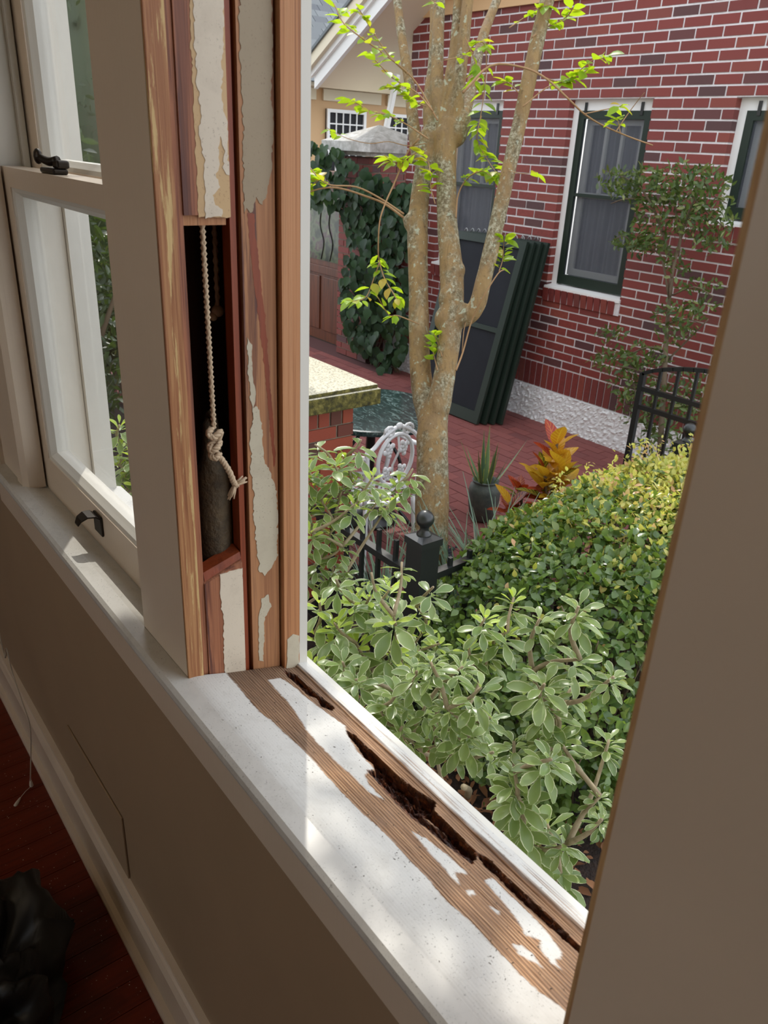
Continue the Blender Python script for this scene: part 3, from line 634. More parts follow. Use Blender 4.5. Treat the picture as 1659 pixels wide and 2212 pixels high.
joined('paint_chips', ch, [Matrix.Translation((rg.uniform(-1.9, -.6), -.03 - abs(rg.gauss(0, .09)), .0012)) @ Matrix.Rotation(rg.uniform(0, 6), 4, 'Z') @ Matrix.Scale(rg.uniform(.25, .9), 4) for _ in range(240)], cr)
cr2 = thing('sill_debris', (-.6, .05, ZS), 'dark paint chips and splinters scattered on the dirty white sill', 'debris', None, 'stuff')
plain('debris', srgb(66, 56, 44), .8)
joined('splinters', ch, [(lambda x, y: Matrix.Translation((x, y, sz(y) + .0012)) @ Matrix.Rotation(math.atan(-SL), 4, 'X') @ Matrix.Rotation(rg.uniform(0, 6), 4, 'Z') @ Matrix.Diagonal((rg.uniform(.2, 1.1), rg.uniform(.15, .6), 1, 1)))(rg.uniform(-.77, -.2), rg.uniform(.002, .12)) for _ in range(260)], cr2, 'debris')

# ------------------------------------------------------------------ materials of the yard and the houses
def brick_mat(name, stops, rough=.62):
    m, nt, p, o = newmat(name); p.inputs['Roughness'].default_value = rough
    c = ramp(nt, rnd(nt), stops); n = noise_tex(nt, 45, 5, .65)
    c = mixc(nt, ramp(nt, n, [(.35, (0, 0, 0)), (.7, (.35, .35, .35))]), c, srgb(70, 30, 30)); nt.links.new(c, p.inputs['Base Color'])
    bump(nt, p, noise_tex(nt, 160, 4, .6), .4, .004); return m
brick_mat('brick', [(0, srgb(132, 56, 50)), (.3, srgb(140, 60, 52)), (.55, srgb(120, 52, 48)), (.78, srgb(146, 70, 56)), (.88, srgb(104, 58, 56)), (1, srgb(82, 57, 58))])
brick_mat('pier_brick', [(0, srgb(150, 66, 46)), (.4, srgb(168, 78, 52)), (.7, srgb(116, 60, 46)), (1, srgb(92, 62, 50))])
brick_mat('paver', [(0, srgb(132, 72, 68)), (.5, srgb(146, 82, 76)), (1, srgb(118, 66, 64))], .75)
plain('mortar', srgb(232, 226, 226), .85, var=(40, srgb(212, 206, 206)), bmp=(180, .4))
plain('pier_mortar', srgb(150, 140, 122), .9, var=(30, srgb(110, 102, 88)))
plain('paver_joint', srgb(86, 52, 50), .9)
m = plain('stucco', srgb(240, 240, 240), .85, var=(30, srgb(228, 228, 227)))
plain('green_trim', srgb(34, 46, 38), .42, spec=.4)
plain('house_white', srgb(236, 235, 232), .5)
plain('house_cream', srgb(226, 214, 188), .6)
plain('house_tan', srgb(204, 166, 122), .65)
plain('sash_grey', srgb(240, 240, 236), .5)
plain('curtain', srgb(168, 168, 176), .85)
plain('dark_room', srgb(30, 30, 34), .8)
plain('black_iron', srgb(30, 32, 32), .34, spec=.6)
plain('steel', srgb(160, 162, 162), .3, metal=.8)
m, nt, p, o = newmat('insect_screen'); p.inputs['Base Color'].default_value = c4(srgb(78, 82, 90)); p.inputs['Roughness'].default_value = .7
_t = nd(nt, 'ShaderNodeBsdfTransparent'); _x = nd(nt, 'ShaderNodeMixShader'); _x.inputs[0].default_value = .36
nt.links.new(_t.outputs[0], _x.inputs[1]); nt.links.new(p.outputs[0], _x.inputs[2]); nt.links.new(_x.outputs[0], o.inputs[0])
plain('dark_screen', srgb(19, 21, 28), .65, spec=.25, var=(3, srgb(26, 29, 36)))
m, nt, p, o = newmat('shingle'); p.inputs['Roughness'].default_value = .75
nt.links.new(ramp(nt, rnd(nt), [(0, srgb(86, 92, 96)), (.5, srgb(112, 118, 120)), (1, srgb(70, 76, 84))]), p.inputs['Base Color']); bump(nt, p, noise_tex(nt, 200, 3, .6), .4)
m, nt, p, o = newmat('mossy_stone'); p.inputs['Roughness'].default_value = .9
_g = nd(nt, 'ShaderNodeNewGeometry'); _s = nd(nt, 'ShaderNodeSeparateXYZ'); nt.links.new(_g.outputs['True Normal'], _s.inputs[0])
_st = ramp(nt, noise_tex(nt, 90, 5, .75), [(.35, srgb(120, 112, 94)), (.5, srgb(206, 198, 176)), (.7, srgb(226, 218, 198))])
_ms = ramp(nt, noise_tex(nt, 26, 6, .75), [(.35, srgb(34, 32, 16)), (.5, srgb(82, 76, 30)), (.62, srgb(122, 112, 56)), (.75, srgb(190, 180, 144))])
nt.links.new(mixc(nt, ramp(nt, _s.outputs[2], [(.4, (1, 1, 1)), (.75, (0, 0, 0))]), _st, _ms), p.inputs['Base Color']); bump(nt, p, noise_tex(nt, 120, 5, .7), .6, .006)
plain('cap_stone', srgb(214, 212, 208), .85, var=(14, srgb(150, 146, 138)))
m, nt, p, o = newmat('green_marble'); p.inputs['Roughness'].default_value = .12
nt.links.new(ramp(nt, noise_tex(nt, 9, 8, .75, (1, 2.4, 1), 2.2), [(.42, srgb(22, 36, 36)), (.54, srgb(42, 62, 60)), (.62, srgb(104, 122, 120)), (.7, srgb(28, 44, 44))]), p.inputs['Base Color'])
plain('white_cast', srgb(226, 226, 230), .45)
wood('door_wood', [(.3, srgb(70, 36, 20)), (.6, srgb(104, 56, 32))], (30, 30, 2), rough=.4)
m, nt, p, o = newmat('leaded_glass'); p.inputs['Roughness'].default_value = .15
nt.links.new(ramp(nt, noise_tex(nt, 7, 3, .5), [(.38, srgb(44, 54, 42)), (.52, srgb(92, 104, 76)), (.6, srgb(80, 56, 66)), (.72, srgb(120, 128, 98))]), p.inputs['Base Color'])
plain('soil', srgb(58, 40, 30), .95, var=(40, srgb(30, 20, 15)), bmp=(60, .9, .03))
plain('mulch', srgb(84, 54, 42), .95)

# ------------------------------------------------------------------ ground and brick patio
struct('ground', MB().box((-16, .16, GZ - .1), (6, 12, GZ - .03)), 'soil', 'dark garden soil under the shrubs', 'ground')
pat = tag(link('ground_patio', MB().box((-9.5, 2.02, GZ - .06), (-2.35, 4.93, GZ - .006)).mesh('ground_patio', 'paver_joint')), 'red brick paver patio in the shade of the neighbouring house', 'patio', None, 'structure')
ub = MB().box((-.5, -.5, -.5), (.5, .5, .5))
pv = ub.mesh('paver', 'paver'); pm_ = []
rg = random.Random(3)
for r in range(29):
    y = 2.075 + r * .1
    for k in range(34):
        x = -2.4 - k * .203 - (.1 if r % 2 else 0)
        if x < -9.3 or (x < -6.4 and y > 4.6): continue
        pm_.append(Matrix.Translation((x, y, GZ - .022 + rg.uniform(-.0015, .0015))) @ Matrix.Diagonal((.198, .095, .04, 1)))
def vis_key(m):
    p, d = proj(m.translation); ok = 655 < p[0] < 1400 and 780 < p[1] < 1250
    return (0 if ok else 1, d)
scatter(pat, 'paver', [pv], pm_, 300, 'paver_field', vis_key)

# ------------------------------------------------------------------ the neighbouring brick house
YW = 4.93; COURSE = .0677; Z0B = -.110
hs = thing('brick_house', (-4.5, YW, GZ), 'neighbouring house of dark red brick with white mortar and dark green window screens', 'house')
WINS = [(-6.00, -5.26, .54, 1.92), (-4.55, -3.80, .54, 1.92), (-3.17, -2.30, 1.17, 1.92)]
XL, XRR = -6.50, -1.9
m = MB(); ym = YW + .005
zc = sorted({Z0B - .215, 2.60} | {w_[2] for w_ in WINS} | {w_[3] for w_ in WINS})
for a, b_ in zip(zc, zc[1:]):
    x = XL + .006
    for w_ in WINS:
        if w_[2] <= a and b_ <= w_[3]: m.box((x, ym, a), (w_[0] - .004, ym + .16, b_)); x = w_[1] + .004
    m.box((x, ym, a), (XRR, ym + .16, b_))
part('mortar_wall', m, 'mortar', hs)
bk = MB().box((-.5, 0, -.5), (.5, .1, .5)).mesh('brick', 'brick'); bm_ = []
rg = random.Random(4)
for r in range(40):
    z = Z0B + (r + .5) * COURSE
    if z > 2.58: break
    spans = []; x = XL
    for w_ in WINS:
        lo_, hi_ = w_[2] - (.13 if w_[2] < 1 else .13), w_[3]
        if lo_ < z < hi_: spans.append((x, w_[0])); x = w_[1]
    spans.append((x, XRR)); off = (r % 2) * .1015
    for a, b_ in spans:
        k0_ = math.floor((a - XL - off) / .203)
        for k in range(k0_, k0_ + 40):
            u, v = XL + off + k * .203, XL + off + k * .203 + .190
            if 0 < u - a < .09: u = a
            if 0 < b_ - v < .09: v = b_
            u, v = max(u, a), min(v, b_)
            if v - u < .07: continue
            bm_.append(Matrix.Translation(((u + v) / 2, YW + rg.uniform(-.002, .002), z)) @ Matrix.Diagonal((v - u, 1, .0548 + rg.uniform(-.001, .001), 1)))
for k in range(int((XRR - XL) / .0675)):                           # soldier course over the foundation
    bm_.append(Matrix.Translation((XL + .033 + k * .0675, YW - .004, Z0B - .107)) @ Matrix.Diagonal((.056, 1, .200, 1)))
for w_ in WINS:                                                     # rowlock sills
    n_ = int((w_[1] - w_[0] + .04) / .0675)
    for k in range(n_): bm_.append(Matrix.Translation((w_[0] + .015 + k * .0675, YW - .022, w_[2] - .070)) @ Matrix.Rotation(.12, 4, 'X') @ Matrix.Diagonal((.056, 1.1, .102, 1)))
def bkey(m):
    p, d = proj(m.translation); lim = 1659 - .235 * (p[1] - 290)
    hid = (880 < p[0] < 1000 and p[1] > 0) or (p[0] < 1150 and 500 < p[1] < 900 and p[0] > 980)
    return (0 if (p[0] < lim and 880 < p[0] and -5 < p[1] < 960) else 2) + (1 if hid else 0), d
scatter(hs, 'brick', [bk], bm_, 300, 'brickwork', bkey)
for w_ in WINS: part('sill_mortar', MB().box((w_[0] - .012, YW - .010, w_[2] - .122), (w_[1] + .012, YW + .06, w_[2] - .028)), 'mortar', hs)
part('foundation', MB().box((XL, YW - .012, GZ - .06), (XRR, YW + .17, Z0B - .215)), 'stucco', hs)
# rough-cast stucco relief
xs_ = np.arange(XL, XRR, .014); zs_ = np.arange(GZ - .02, Z0B - .21, .012); m = MB()
for x in xs_:
    for z in zs_:
        nn = noise.noise((x * 38, z * 38, 1)) + .6 * noise.noise((x * 90, z * 90, 4)); m.v.append((x, YW - .014 - .016 * max(nn, -.3), z))
nzz = len(zs_)
m.f = [(i * nzz + j, (i + 1) * nzz + j, (i + 1) * nzz + j + 1, i * nzz + j + 1) for i in range(len(xs_) - 1) for j in range(nzz - 1)]
part('rough_stucco', m, 'stucco', hs, label='rough white roughcast stucco')
for wi, (a, b_, c_, d_) in enumerate(WINS):
    yr = YW + .060
    fr = part('window', MB().box((a, yr, c_), (a + .055, yr + .06, d_)).box((b_ - .03, yr, c_), (b_, yr + .06, d_)).box((a + .055, yr, d_ - .075), (b_ - .03, yr + .06, d_)), 'house_white', hs)
    part('window_sill', MB().hexa([(a - .01, YW - .018, c_ - .025), (b_ + .01, YW - .018, c_ - .025), (b_ + .01, yr + .06, c_ - .012), (a - .01, yr + .06, c_ - .012), (a - .01, YW - .018, c_ - .002), (b_ + .01, YW - .018, c_ - .002), (b_ + .01, yr + .06, c_ + .02), (a - .01, yr + .06, c_ + .02)]), 'house_white', fr)
    i0, i1, j0, j1 = a + .057, b_ - .032, c_ + .022, d_ - .077; ys_ = yr - .004; f = .055
    part('screen_frame', MB().box((i0, ys_, j0), (i0 + f, ys_ + .03, j1)).box((i1 - f, ys_, j0), (i1, ys_ + .03, j1)).box((i0 + f, ys_, j0), (i1 - f, ys_ + .03, j0 + f + .02)).box((i0 + f, ys_, j1 - f), (i1 - f, ys_ + .03, j1)), 'green_trim', fr)
    k0_, k1_, l0, l1 = i0 + f, i1 - f, j0 + f + .02, j1 - f; zm = (c_ + d_) / 2 + .02
    if wi < 2:
        part('screen_bar', MB().box((k0_, ys_ + .002, zm - .012), (k1_, ys_ + .028, zm + .012)), 'green_trim', fr)
    part('screen_mesh', MB().box((k0_, ys_ + .012, l0), (k1_, ys_ + .0135, l1)), 'insect_screen', fr)
    yi = ys_ + .045
    part('sash_frame', MB().box((k0_, yi, l0), (k0_ + .05, yi + .03, l1)).box((k1_ - .05, yi, l0), (k1_, yi + .03, l1)).box((k0_ + .05, yi, l0), (k1_ - .05, yi + .03, l0 + .05)).box((k0_ + .05, yi, l1 - .04), (k1_ - .05, yi + .03, l1)), 'sash_grey', fr)
    if wi < 2:
        part('meeting_rail', MB().box((k0_ + .05, yi, zm - .02), (k1_ - .05, yi + .03, zm + .02)), 'sash_grey', fr)
        for t in (1 / 3, 2 / 3):
            x = lerp(k0_ + .05, k1_ - .05, t); part('muntin', MB().box((x - .012, yi - .008, zm + .02), (x + .012, yi + .020, l1 - .04)), 'sash_grey', fr)
    else:
        x = k0_ + .05
        for t in (.3, .62): part('muntin', MB().box((lerp(x, k1_, t) - .005, yi, l0 + .05), (lerp(x, k1_, t) + .005, yi + .02, l1 - .04)), 'sash_grey', fr)
        part('muntin', MB().box((x, yi, lerp(l0, l1, .5) - .04), (k1_ - .05, yi + .02, lerp(l0, l1, .5) - .03)), 'sash_grey', fr)
        part('muntin', MB().box((x, yi, lerp(l0, l1, .5) + .03), (k1_ - .05, yi + .02, lerp(l0, l1, .5) + .04)), 'sash_grey', fr)
    m = MB(); n_ = 60
    for k in range(n_ + 1):
        x = lerp(k0_ + .02, k1_ - .02, k / n_); y = yi + .055 + .018 * math.sin(k * 1.05) + .012 * math.sin(k * .43); m.v += [(x, y, l0), (x, y, l1)]
    m.f = [(2 * k, 2 * k + 2, 2 * k + 3, 2 * k + 1) for k in range(n_)]
    part('curtain', m, 'curtain' if wi < 2 else 'dark_room', fr, True)
    part('pane', MB().box((k0_ + .04, yi + .012, l0 + .04), (k1_ - .04, yi + .015, l1 - .03)), 'window_glass', fr)
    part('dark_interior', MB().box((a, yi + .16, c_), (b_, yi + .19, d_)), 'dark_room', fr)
    for t in (.16, .84):
        x = lerp(a, b_, t); part('hanger', MB().box((x - .012, ys_ - .006, d_ - .105), (x + .012, ys_ - .001, d_ - .02)), 'black_iron', fr)
part('frieze_board', MB().box((XL - .02, YW - .03, 2.575), (XRR, YW + .1, 2.69)), 'house_tan', hs)
part('frieze_moulding', MB().box((XL - .04, YW - .07, 2.69), (XRR, YW + .1, 2.76)), 'house_cream', hs)
# gable rake and soffit: falls to -X at 30 degrees
TA = math.tan(math.radians(29.6)); RX, RZ = -7.32, 2.02
def rk(x, dz=0): return RZ + (x - RX) * TA + dz
def slab(x0, x1, y0, y1, d0, d1): return MB().hexa([(x0, y0, rk(x0, d0)), (x1, y0, rk(x1, d0)), (x1, y1, rk(x1, d0)), (x0, y1, rk(x0, d0)), (x0, y0, rk(x0, d1)), (x1, y0, rk(x1, d1)), (x1, y1, rk(x1, d1)), (x0, y1, rk(x0, d1))])
part('rake_board', slab(RX, -3.0, 4.40, 4.44, -.02, .13), 'house_white', hs)
part('rake_moulding', slab(RX - .03, -3.0, 4.37, 4.40, .09, .17), 'house_white', hs)
part('rake_crown', slab(RX - .06, -3.0, 4.33, 4.37, .14, .24), 'house_cream', hs)
part('soffit', slab(RX, -3.0, 4.44, 5.6, .0, .03), 'house_cream', hs)
part('roof_deck', slab(RX - .08, -3.0, 4.31, 8.5, .241, .27), 'shingle', hs)
part('gable_wall', MB().extrude([(XL - .01, 2.58), (-2.2, 2.58), (-2.2, 5.0), (XL - .01, 2.6)], 1, YW + .05, YW + .15), 'house_tan', hs)

# ------------------------------------------------------------------ tan wing beyond
wg = thing('tan_house', (-9.6, 6.6, GZ), 'tan stucco house wing with white lattice windows and grey shingle roof behind the gate', 'house')
part('wall', MB().box((-9.7, 4.6, GZ - .05), (-9.5, 9.5, 2.16)), 'house_tan', wg)
for y in (4.9, 5.93, 6.96): part('frieze_panel', MB().box((-9.5, y, 2.02), (-9.47, y + .92, 2.15)), 'house_cream', wg)
for y in (5.0, 5.98, 6.96):
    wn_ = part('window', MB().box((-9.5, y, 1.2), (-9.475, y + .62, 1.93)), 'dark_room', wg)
    part('window_frame', MB().box((-9.475, y, 1.2), (-9.45, y + .04, 1.93)).box((-9.475, y + .58, 1.2), (-9.45, y + .62, 1.93)).box((-9.475, y + .04, 1.89), (-9.45, y + .58, 1.93)), 'house_white', wn_)
    for k in range(1, 5): part('muntin', MB().box((-9.475, y + .04 + k * .108 - .008, 1.2), (-9.46, y + .04 + k * .108 + .008, 1.89)), 'house_white', wn_)
    for k in range(1, 5): part('muntin', MB().box((-9.476, y + .04, 1.89 - k * .13 - .008), (-9.459, y + .58, 1.89 - k * .13 + .008)), 'house_white', wn_)
part('gutter', MB().box((-9.5, 4.2, 2.155), (-9.18, 9.6, 2.20)), 'house_cream', wg)
rf = part('roof', MB().hexa([(-9.15, 4.15, 2.20), (-9.15, 9.6, 2.20), (-12.5, 9.6, 4.6), (-12.5, 4.15, 4.6), (-9.15, 4.15, 2.23), (-9.15, 9.6, 2.23), (-12.5, 9.6, 4.63), (-12.5, 4.15, 4.63)]), 'shingle', wg)
sh = MB().box((-.5, -.5, -.5), (.5, .5, .5)).mesh('shingle', 'shingle'); sm_ = []; an = math.atan2(2.4, 3.35); rg = random.Random(9)
for r in range(20):
    for k in range(24):
        x, z = -9.15 - r * .14 * math.cos(an), 2.245 + r * .14 * math.sin(an); y = 4.25 + k * .22 + (r % 2) * .11
        sm_.append(Matrix.Translation((x, y, z)) @ Matrix.Rotation(an, 4, 'Y') @ Matrix.Rotation(.07, 4, 'Y') @ Matrix.Diagonal((.16, .212, .014, 1)))
scatter(rf, 'shingle', [sh], sm_, 220, 'shingle_field')
solo('downspout', MB().bar(hit(858, 160, 1, 5.1), hit(833, 285, 1, 5.1), .05, .05, (0, 1, 0)), 'house_white', tuple(hit(833, 285, 1, 5.1)), 'slanted white metal downspout behind the tree beside the ivy-clad pier', 'downspout', bevel=.008)

# ------------------------------------------------------------------ ivy-clad gate pier and wooden door
def brick_box(th, x0, x1, y0, y1, z0, z1, mat, mort, cap=200, key=None, rl=False):
    part('mortar_core', MB().box((x0 + .008, y0 + .008, z0), (x1 - .008, y1 - .008, z1)), mort, th)
    me_ = MB().box((-.5, -.5, -.5), (.5, .5, .5)).mesh('brick', mat); L_ = []; rg_ = random.Random(int(abs(x0) * 100))
    n_ = int(round((z1 - z0) / COURSE))
    for r in range(n_):
        z = z0 + (r + .5) * (z1 - z0) / n_
        for face in (0, 1):                                        # -Y/+Y faces as rows along X, +X face as a row along Y
            a, b_ = (x0, x1) if face == 0 else (y0, y1); u = a - (.1 if (r + face) % 2 else 0)
            while u < b_:
                s0, s1 = max(u, a), min(u + .193, b_)
                if s1 - s0 > .03:
                    if face == 0: L_.append(Matrix.Translation(((s0 + s1) / 2, y0 + .045, z)) @ Matrix.Diagonal((s1 - s0, .09, .0575, 1)))
                    else: L_.append(Matrix.Translation((x1 - .045, (s0 + s1) / 2, z)) @ Matrix.Diagonal((.0905, s1 - s0 - .002, .0573, 1)))
                u += .203
    scatter(th, 'brick', [me_], L_, cap, 'brickwork', key)
pr_ = thing('brick_pier', (-7.1, 5.0, GZ), 'tall brick gate pier with a pale pyramid cap, half smothered in ivy', 'pier')
brick_box(pr_, -7.36, -6.80, 4.75, 5.32, GZ, 1.42, 'brick', 'pier_mortar', 220)
cp = part('pier_cap', MB().box((-7.43, 4.68, 1.43), (-6.73, 5.39, 1.47)).box((-7.50, 4.61, 1.47), (-6.66, 5.46, 1.555)), 'cap_stone', pr_)
part('cap_pyramid', MB().add([(-7.50, 4.61, 1.556), (-6.66, 4.61, 1.556), (-6.66, 5.46, 1.556), (-7.50, 5.46, 1.556), (-7.08, 5.03, 1.72)], [(3, 2, 1, 0), (0, 1, 4), (1, 2, 4), (2, 3, 4), (3, 0, 4)]), 'cap_stone', cp)
low = thing('garden_wall', (-6.6, 5.0, GZ), 'low brick wall stub with a roughcast base under the ivy beside the brick house', 'wall')
brick_box(low, -6.795, -6.505, 5.02, 5.2, -.3, 1.1, 'brick', 'mortar', 80)
part('stucco_base', MB().box((-6.795, 4.98, GZ - .05), (-6.505, 5.2, -.30)), 'stucco', low)
dr = thing('garden_door', (-7.9, 4.95, GZ), 'brown panelled wooden garden door with a leaded glass light', 'door')
part('door_frame', MB().box((-7.46, 4.90, GZ), (-7.37, 5.02, 1.25)).box((-8.9, 4.90, 1.1), (-7.46, 5.02, 1.25)), 'door_wood', dr)
part('door_leaf', MB().box((-8.85, 4.95, GZ), (-7.48, 5.0, 1.08)), 'door_wood', dr)
for x0 in (-8.7, -8.30, -7.92): part('door_panel', MB().box((x0, 4.935, -.5), (x0 + .30, 4.95, .12)), 'door_wood', dr, bevel=.006)
part('door_rail', MB().box((-8.85, 4.925, .15), (-7.48, 4.95, .24)), 'door_wood', dr, bevel=.005)
lg = part('door_light', MB().box((-8.7, 4.94, .30), (-7.60, 4.948, 1.0)), 'leaded_glass', dr, label='leaded stained glass light')
for i, x in enumerate((-8.35, -7.98, -7.80)): part('lead_came', MB().tube(spline([(x, 4.936, .31), (x + .05, 4.936, .5), (x - .03, 4.936, .7), (x + .03, 4.936, .98)], 5), .007, 6), 'black_iron', lg)

# ------------------------------------------------------------------ near brick pier with mossy slab
PC = hit(825, 830, 2, .50); px1, py1 = PC[0] - .09, PC[1] - .095
np_ = thing('brick_pier', (px1 - .3, py1 - .35, GZ), 'low orange brick pier with a thick moss-stained stone slab beside the marble table', 'pier')
bx0, by0 = px1 - .62, py1 - .70
def nkey(m):
    p, d = proj(m.translation); return (0 if 650 < p[0] < 790 else 1, -m.translation[2])
brick_box(np_, bx0, px1, by0, py1, GZ, .30, 'pier_brick', 'pier_mortar', 60, nkey)
me_ = MB().box((-.5, -.5, -.5), (.5, .5, .5)).mesh('brick', 'pier_brick')
part('mortar_core', MB().box((bx0 + .01, by0 + .01, .30), (px1 - .008, py1 - .008, .402)), 'pier_mortar', np_)
for k in range(10): inst('brick', me_, np_, Matrix.Translation((px1 - .05, py1 - .033 - k * .069, .351)) @ Matrix.Diagonal((.1, .058, .096, 1)))
cs = part('cap_slab', MB().box((bx0 - .09, by0 - .09, .402), (PC[0], PC[1], .480)), 'mossy_stone', np_, bevel=.008)
part('slab_top', MB().box((bx0 - .08, by0 - .08, .480), (PC[0] - .012, PC[1] - .012, .500)), 'mossy_stone', cs, bevel=.006)

# ------------------------------------------------------------------ four spare window screens leaning on the brick wall
SCR = ['foremost dark green framed window screen leaning on the brick wall, facing the patio', 'second dark green window screen of the leaning stack, just behind the foremost',
       'third dark green window screen of the leaning stack', 'rearmost dark green window screen of the stack, touching the brick wall']
for i in range(4):
    yb, yt = 4.37 + i * .062, 4.74 + i * .045; xr_, xl_ = -4.62 + i * .035, -5.50 + i * .03; zt = .87
    A = Vector((0, yt - yb, zt - GZ)).normalized(); N = Vector((0, -A.z, A.y)); B0 = Vector((0, yb, GZ + .004)); Ln = math.hypot(yt - yb, zt - GZ)
    th = thing('window_screen', ((xr_ + xl_) / 2, yb, GZ), SCR[i], 'window screen', 'screens leaning on the brick wall')
    def q(x, l, n): return Vector((x, 0, 0)) + B0 + A * l + N * n
    def sbox(x0, x1, l0, l1, n0=0.0, n1=.03):
        return [q(x0, l0, n0), q(x1, l0, n0), q(x1, l0, n1), q(x0, l0, n1), q(x0, l1, n0), q(x1, l1, n0), q(x1, l1, n1), q(x0, l1, n1)]
    f = .065
    for nm, bx_ in (('side_rail', (xl_, xl_ + f, 0, Ln)), ('side_rail', (xr_ - f, xr_, 0, Ln)), ('bottom_rail', (xl_ + f, xr_ - f, 0, .10)), ('top_rail', (xl_ + f, xr_ - f, Ln - f, Ln)), ('middle_rail', (xl_ + f, xr_ - f, Ln * .52 - .02, Ln * .52 + .02))):
        part(nm, MB().hexa(sbox(*bx_)), 'green_trim', th)
    part('mesh_panel', MB().hexa(sbox(xl_ + f, xr_ - f, .10, Ln - f, .010, .013)), 'dark_screen', th)
    for t in (.16, .84):
        c = q(lerp(xl_, xr_, t), Ln, .015)
        part('hook', MB().tube([c + Vector((.018 * math.cos(a), 0, .03 * math.sin(a) + .004)) for a in [math.pi * k / 8 for k in range(9)]], .004, 6), 'steel', th, True)

# ------------------------------------------------------------------ patio table and cast chair
tc_ = (-3.62, 2.44)
tb = thing('patio_table', (tc_[0], tc_[1], GZ), 'round green marble patio table half hidden by the mossy pier', 'table')
part('table_top', MB().lathe([(.40, .065), (.435, .075), (.44, .09), (.435, .102), (.42, .105)], (tc_[0], tc_[1], 0), 48), 'green_marble', tb)
part('pedestal', MB().lathe([(.19, GZ + .0), (.19, GZ + .02), (.05, GZ + .06), (.03, GZ + .2), (.028, -.05), (.06, .02), (.16, .062)], (tc_[0], tc_[1], 0), 20), 'black_iron', tb, True)
for k in range(3):
    a = k * 2.094 + .5; d = Vector((math.cos(a), math.sin(a), 0)); o3 = Vector((tc_[0], tc_[1], 0))
    part('leg', MB().tube(spline([o3 + d * .06 + Vector((0, 0, -.02)), o3 + d * .20 + Vector((0, 0, -.2)), o3 + d * .14 + Vector((0, 0, -.42)), o3 + d * .30 + Vector((0, 0, GZ + .012))], 5), .011, 8), 'black_iron', tb, True)
ch = thing('garden_chair', (-3.2, 2.105, GZ), 'white ornate cast metal garden armchair with an oval back, drawn up to the marble table', 'chair')
bxx = -2.99; cy = 2.105; s0 = GZ + .43
def bk_(y, z): return (bxx + .10 * max(0, z - s0) , y, z)          # back leans a little toward us
oz = .06
part('back_oval', MB().tube([bk_(cy + .112 * math.cos(a), oz + .145 * math.sin(a)) for a in [2 * math.pi * k / 28 for k in range(29)]], .011, 8, False), 'white_cast', ch, True)
ln = MB()
for sg in (-1, 1):                                                 # leaf and grape castings inside the oval
    for zz_, sc_ in ((oz + .062, 1.0), (oz - .07, .9)):
        for k in range(9):
            a = k * .7; ln.ball(bk_(cy + sg * .048 + .026 * sc_ * math.cos(a) * (.4 + .6 * (k % 2)), zz_ + .034 * sc_ * math.sin(a) * (.5 + .5 * (k % 2))), .015 * sc_, 8, 5, (.6, 1, 1))
ln.tube([bk_(cy, oz + .14), bk_(cy + .02, oz + .05), bk_(cy - .015, oz - .03), bk_(cy, oz - .14)], .006, 6)
part('back_casting', ln, 'white_cast', ch, True, kind='stuff')
cr_ = MB()
for sg in (-1, 1):
    cr_.tube([bk_(cy + sg * (.058 + .035 * math.cos(a) * (1 - k / 18)), .222 + .035 * math.sin(a) * (1 - k / 18)) for k, a in enumerate([.62 * k for k in range(16)])], .008, 8)
    cr_.tube(spline([bk_(cy + sg * .02, .245), bk_(cy + sg * .10, .20), bk_(cy + sg * .15, .15), bk_(cy + sg * .19, .135)], 5), .011, 8)
cr_.ball(bk_(cy, .250), .022, 10, 6, (.6, 1, .8)); part('crest', cr_, 'white_cast', ch, True)
for sg in (-1, 1):
    y = cy + sg * .19
    part('back_post', MB().tube(spline([bk_(y, .135), bk_(y - sg * .012, .03), bk_(y - sg * .02, s0)], 4), .012, 8), 'white_cast', ch, True)
    part('arm', MB().tube(spline([bk_(y, .10), (bxx - .10, y + sg * .02, .085), (bxx - .26, y + sg * .045, .075), (bxx - .335, y + sg * .045, .05), (bxx - .34, y + sg * .04, -.02), (bxx - .31, y + sg * .03, -.09), (bxx - .33, y + sg * .02, s0)], 5), .013, 8), 'white_cast', ch, True)
    part('leg', MB().tube(spline([(bxx, y - sg * .03, s0), (bxx + .015, y - sg * .02, s0 - .2), (bxx + .045, y + sg * .005, GZ)], 4), [.014] * 5 + [.012] * 4, 8), 'white_cast', ch, True)
    part('leg', MB().tube(spline([(bxx - .40, y, s0), (bxx - .42, y + sg * .01, s0 - .2), (bxx - .43, y + sg * .02, GZ)], 4), [.014] * 5 + [.012] * 4, 8), 'white_cast', ch, True)
st = MB(); st.tube([(bxx - .21 + .22 * math.cos(a), cy + .215 * math.sin(a), s0) for a in [2 * math.pi * k / 32 for k in range(33)]], .014, 8, False)
for rr_, k1 in ((.17, 8), (.11, 6), (.055, 5)):
    for k in range(k1):
        a0 = 2 * math.pi * k / k1; c = (bxx - .21 + rr_ * math.cos(a0), cy + rr_ * math.sin(a0), s0)
        st.tube([(c[0] + .042 * math.cos(a), c[1] + .042 * math.sin(a), s0) for a in [2 * math.pi * j / 12 for j in range(13)]], .008, 6, False)
part('seat', st, 'white_cast', ch, True, label='pierced lacework seat')

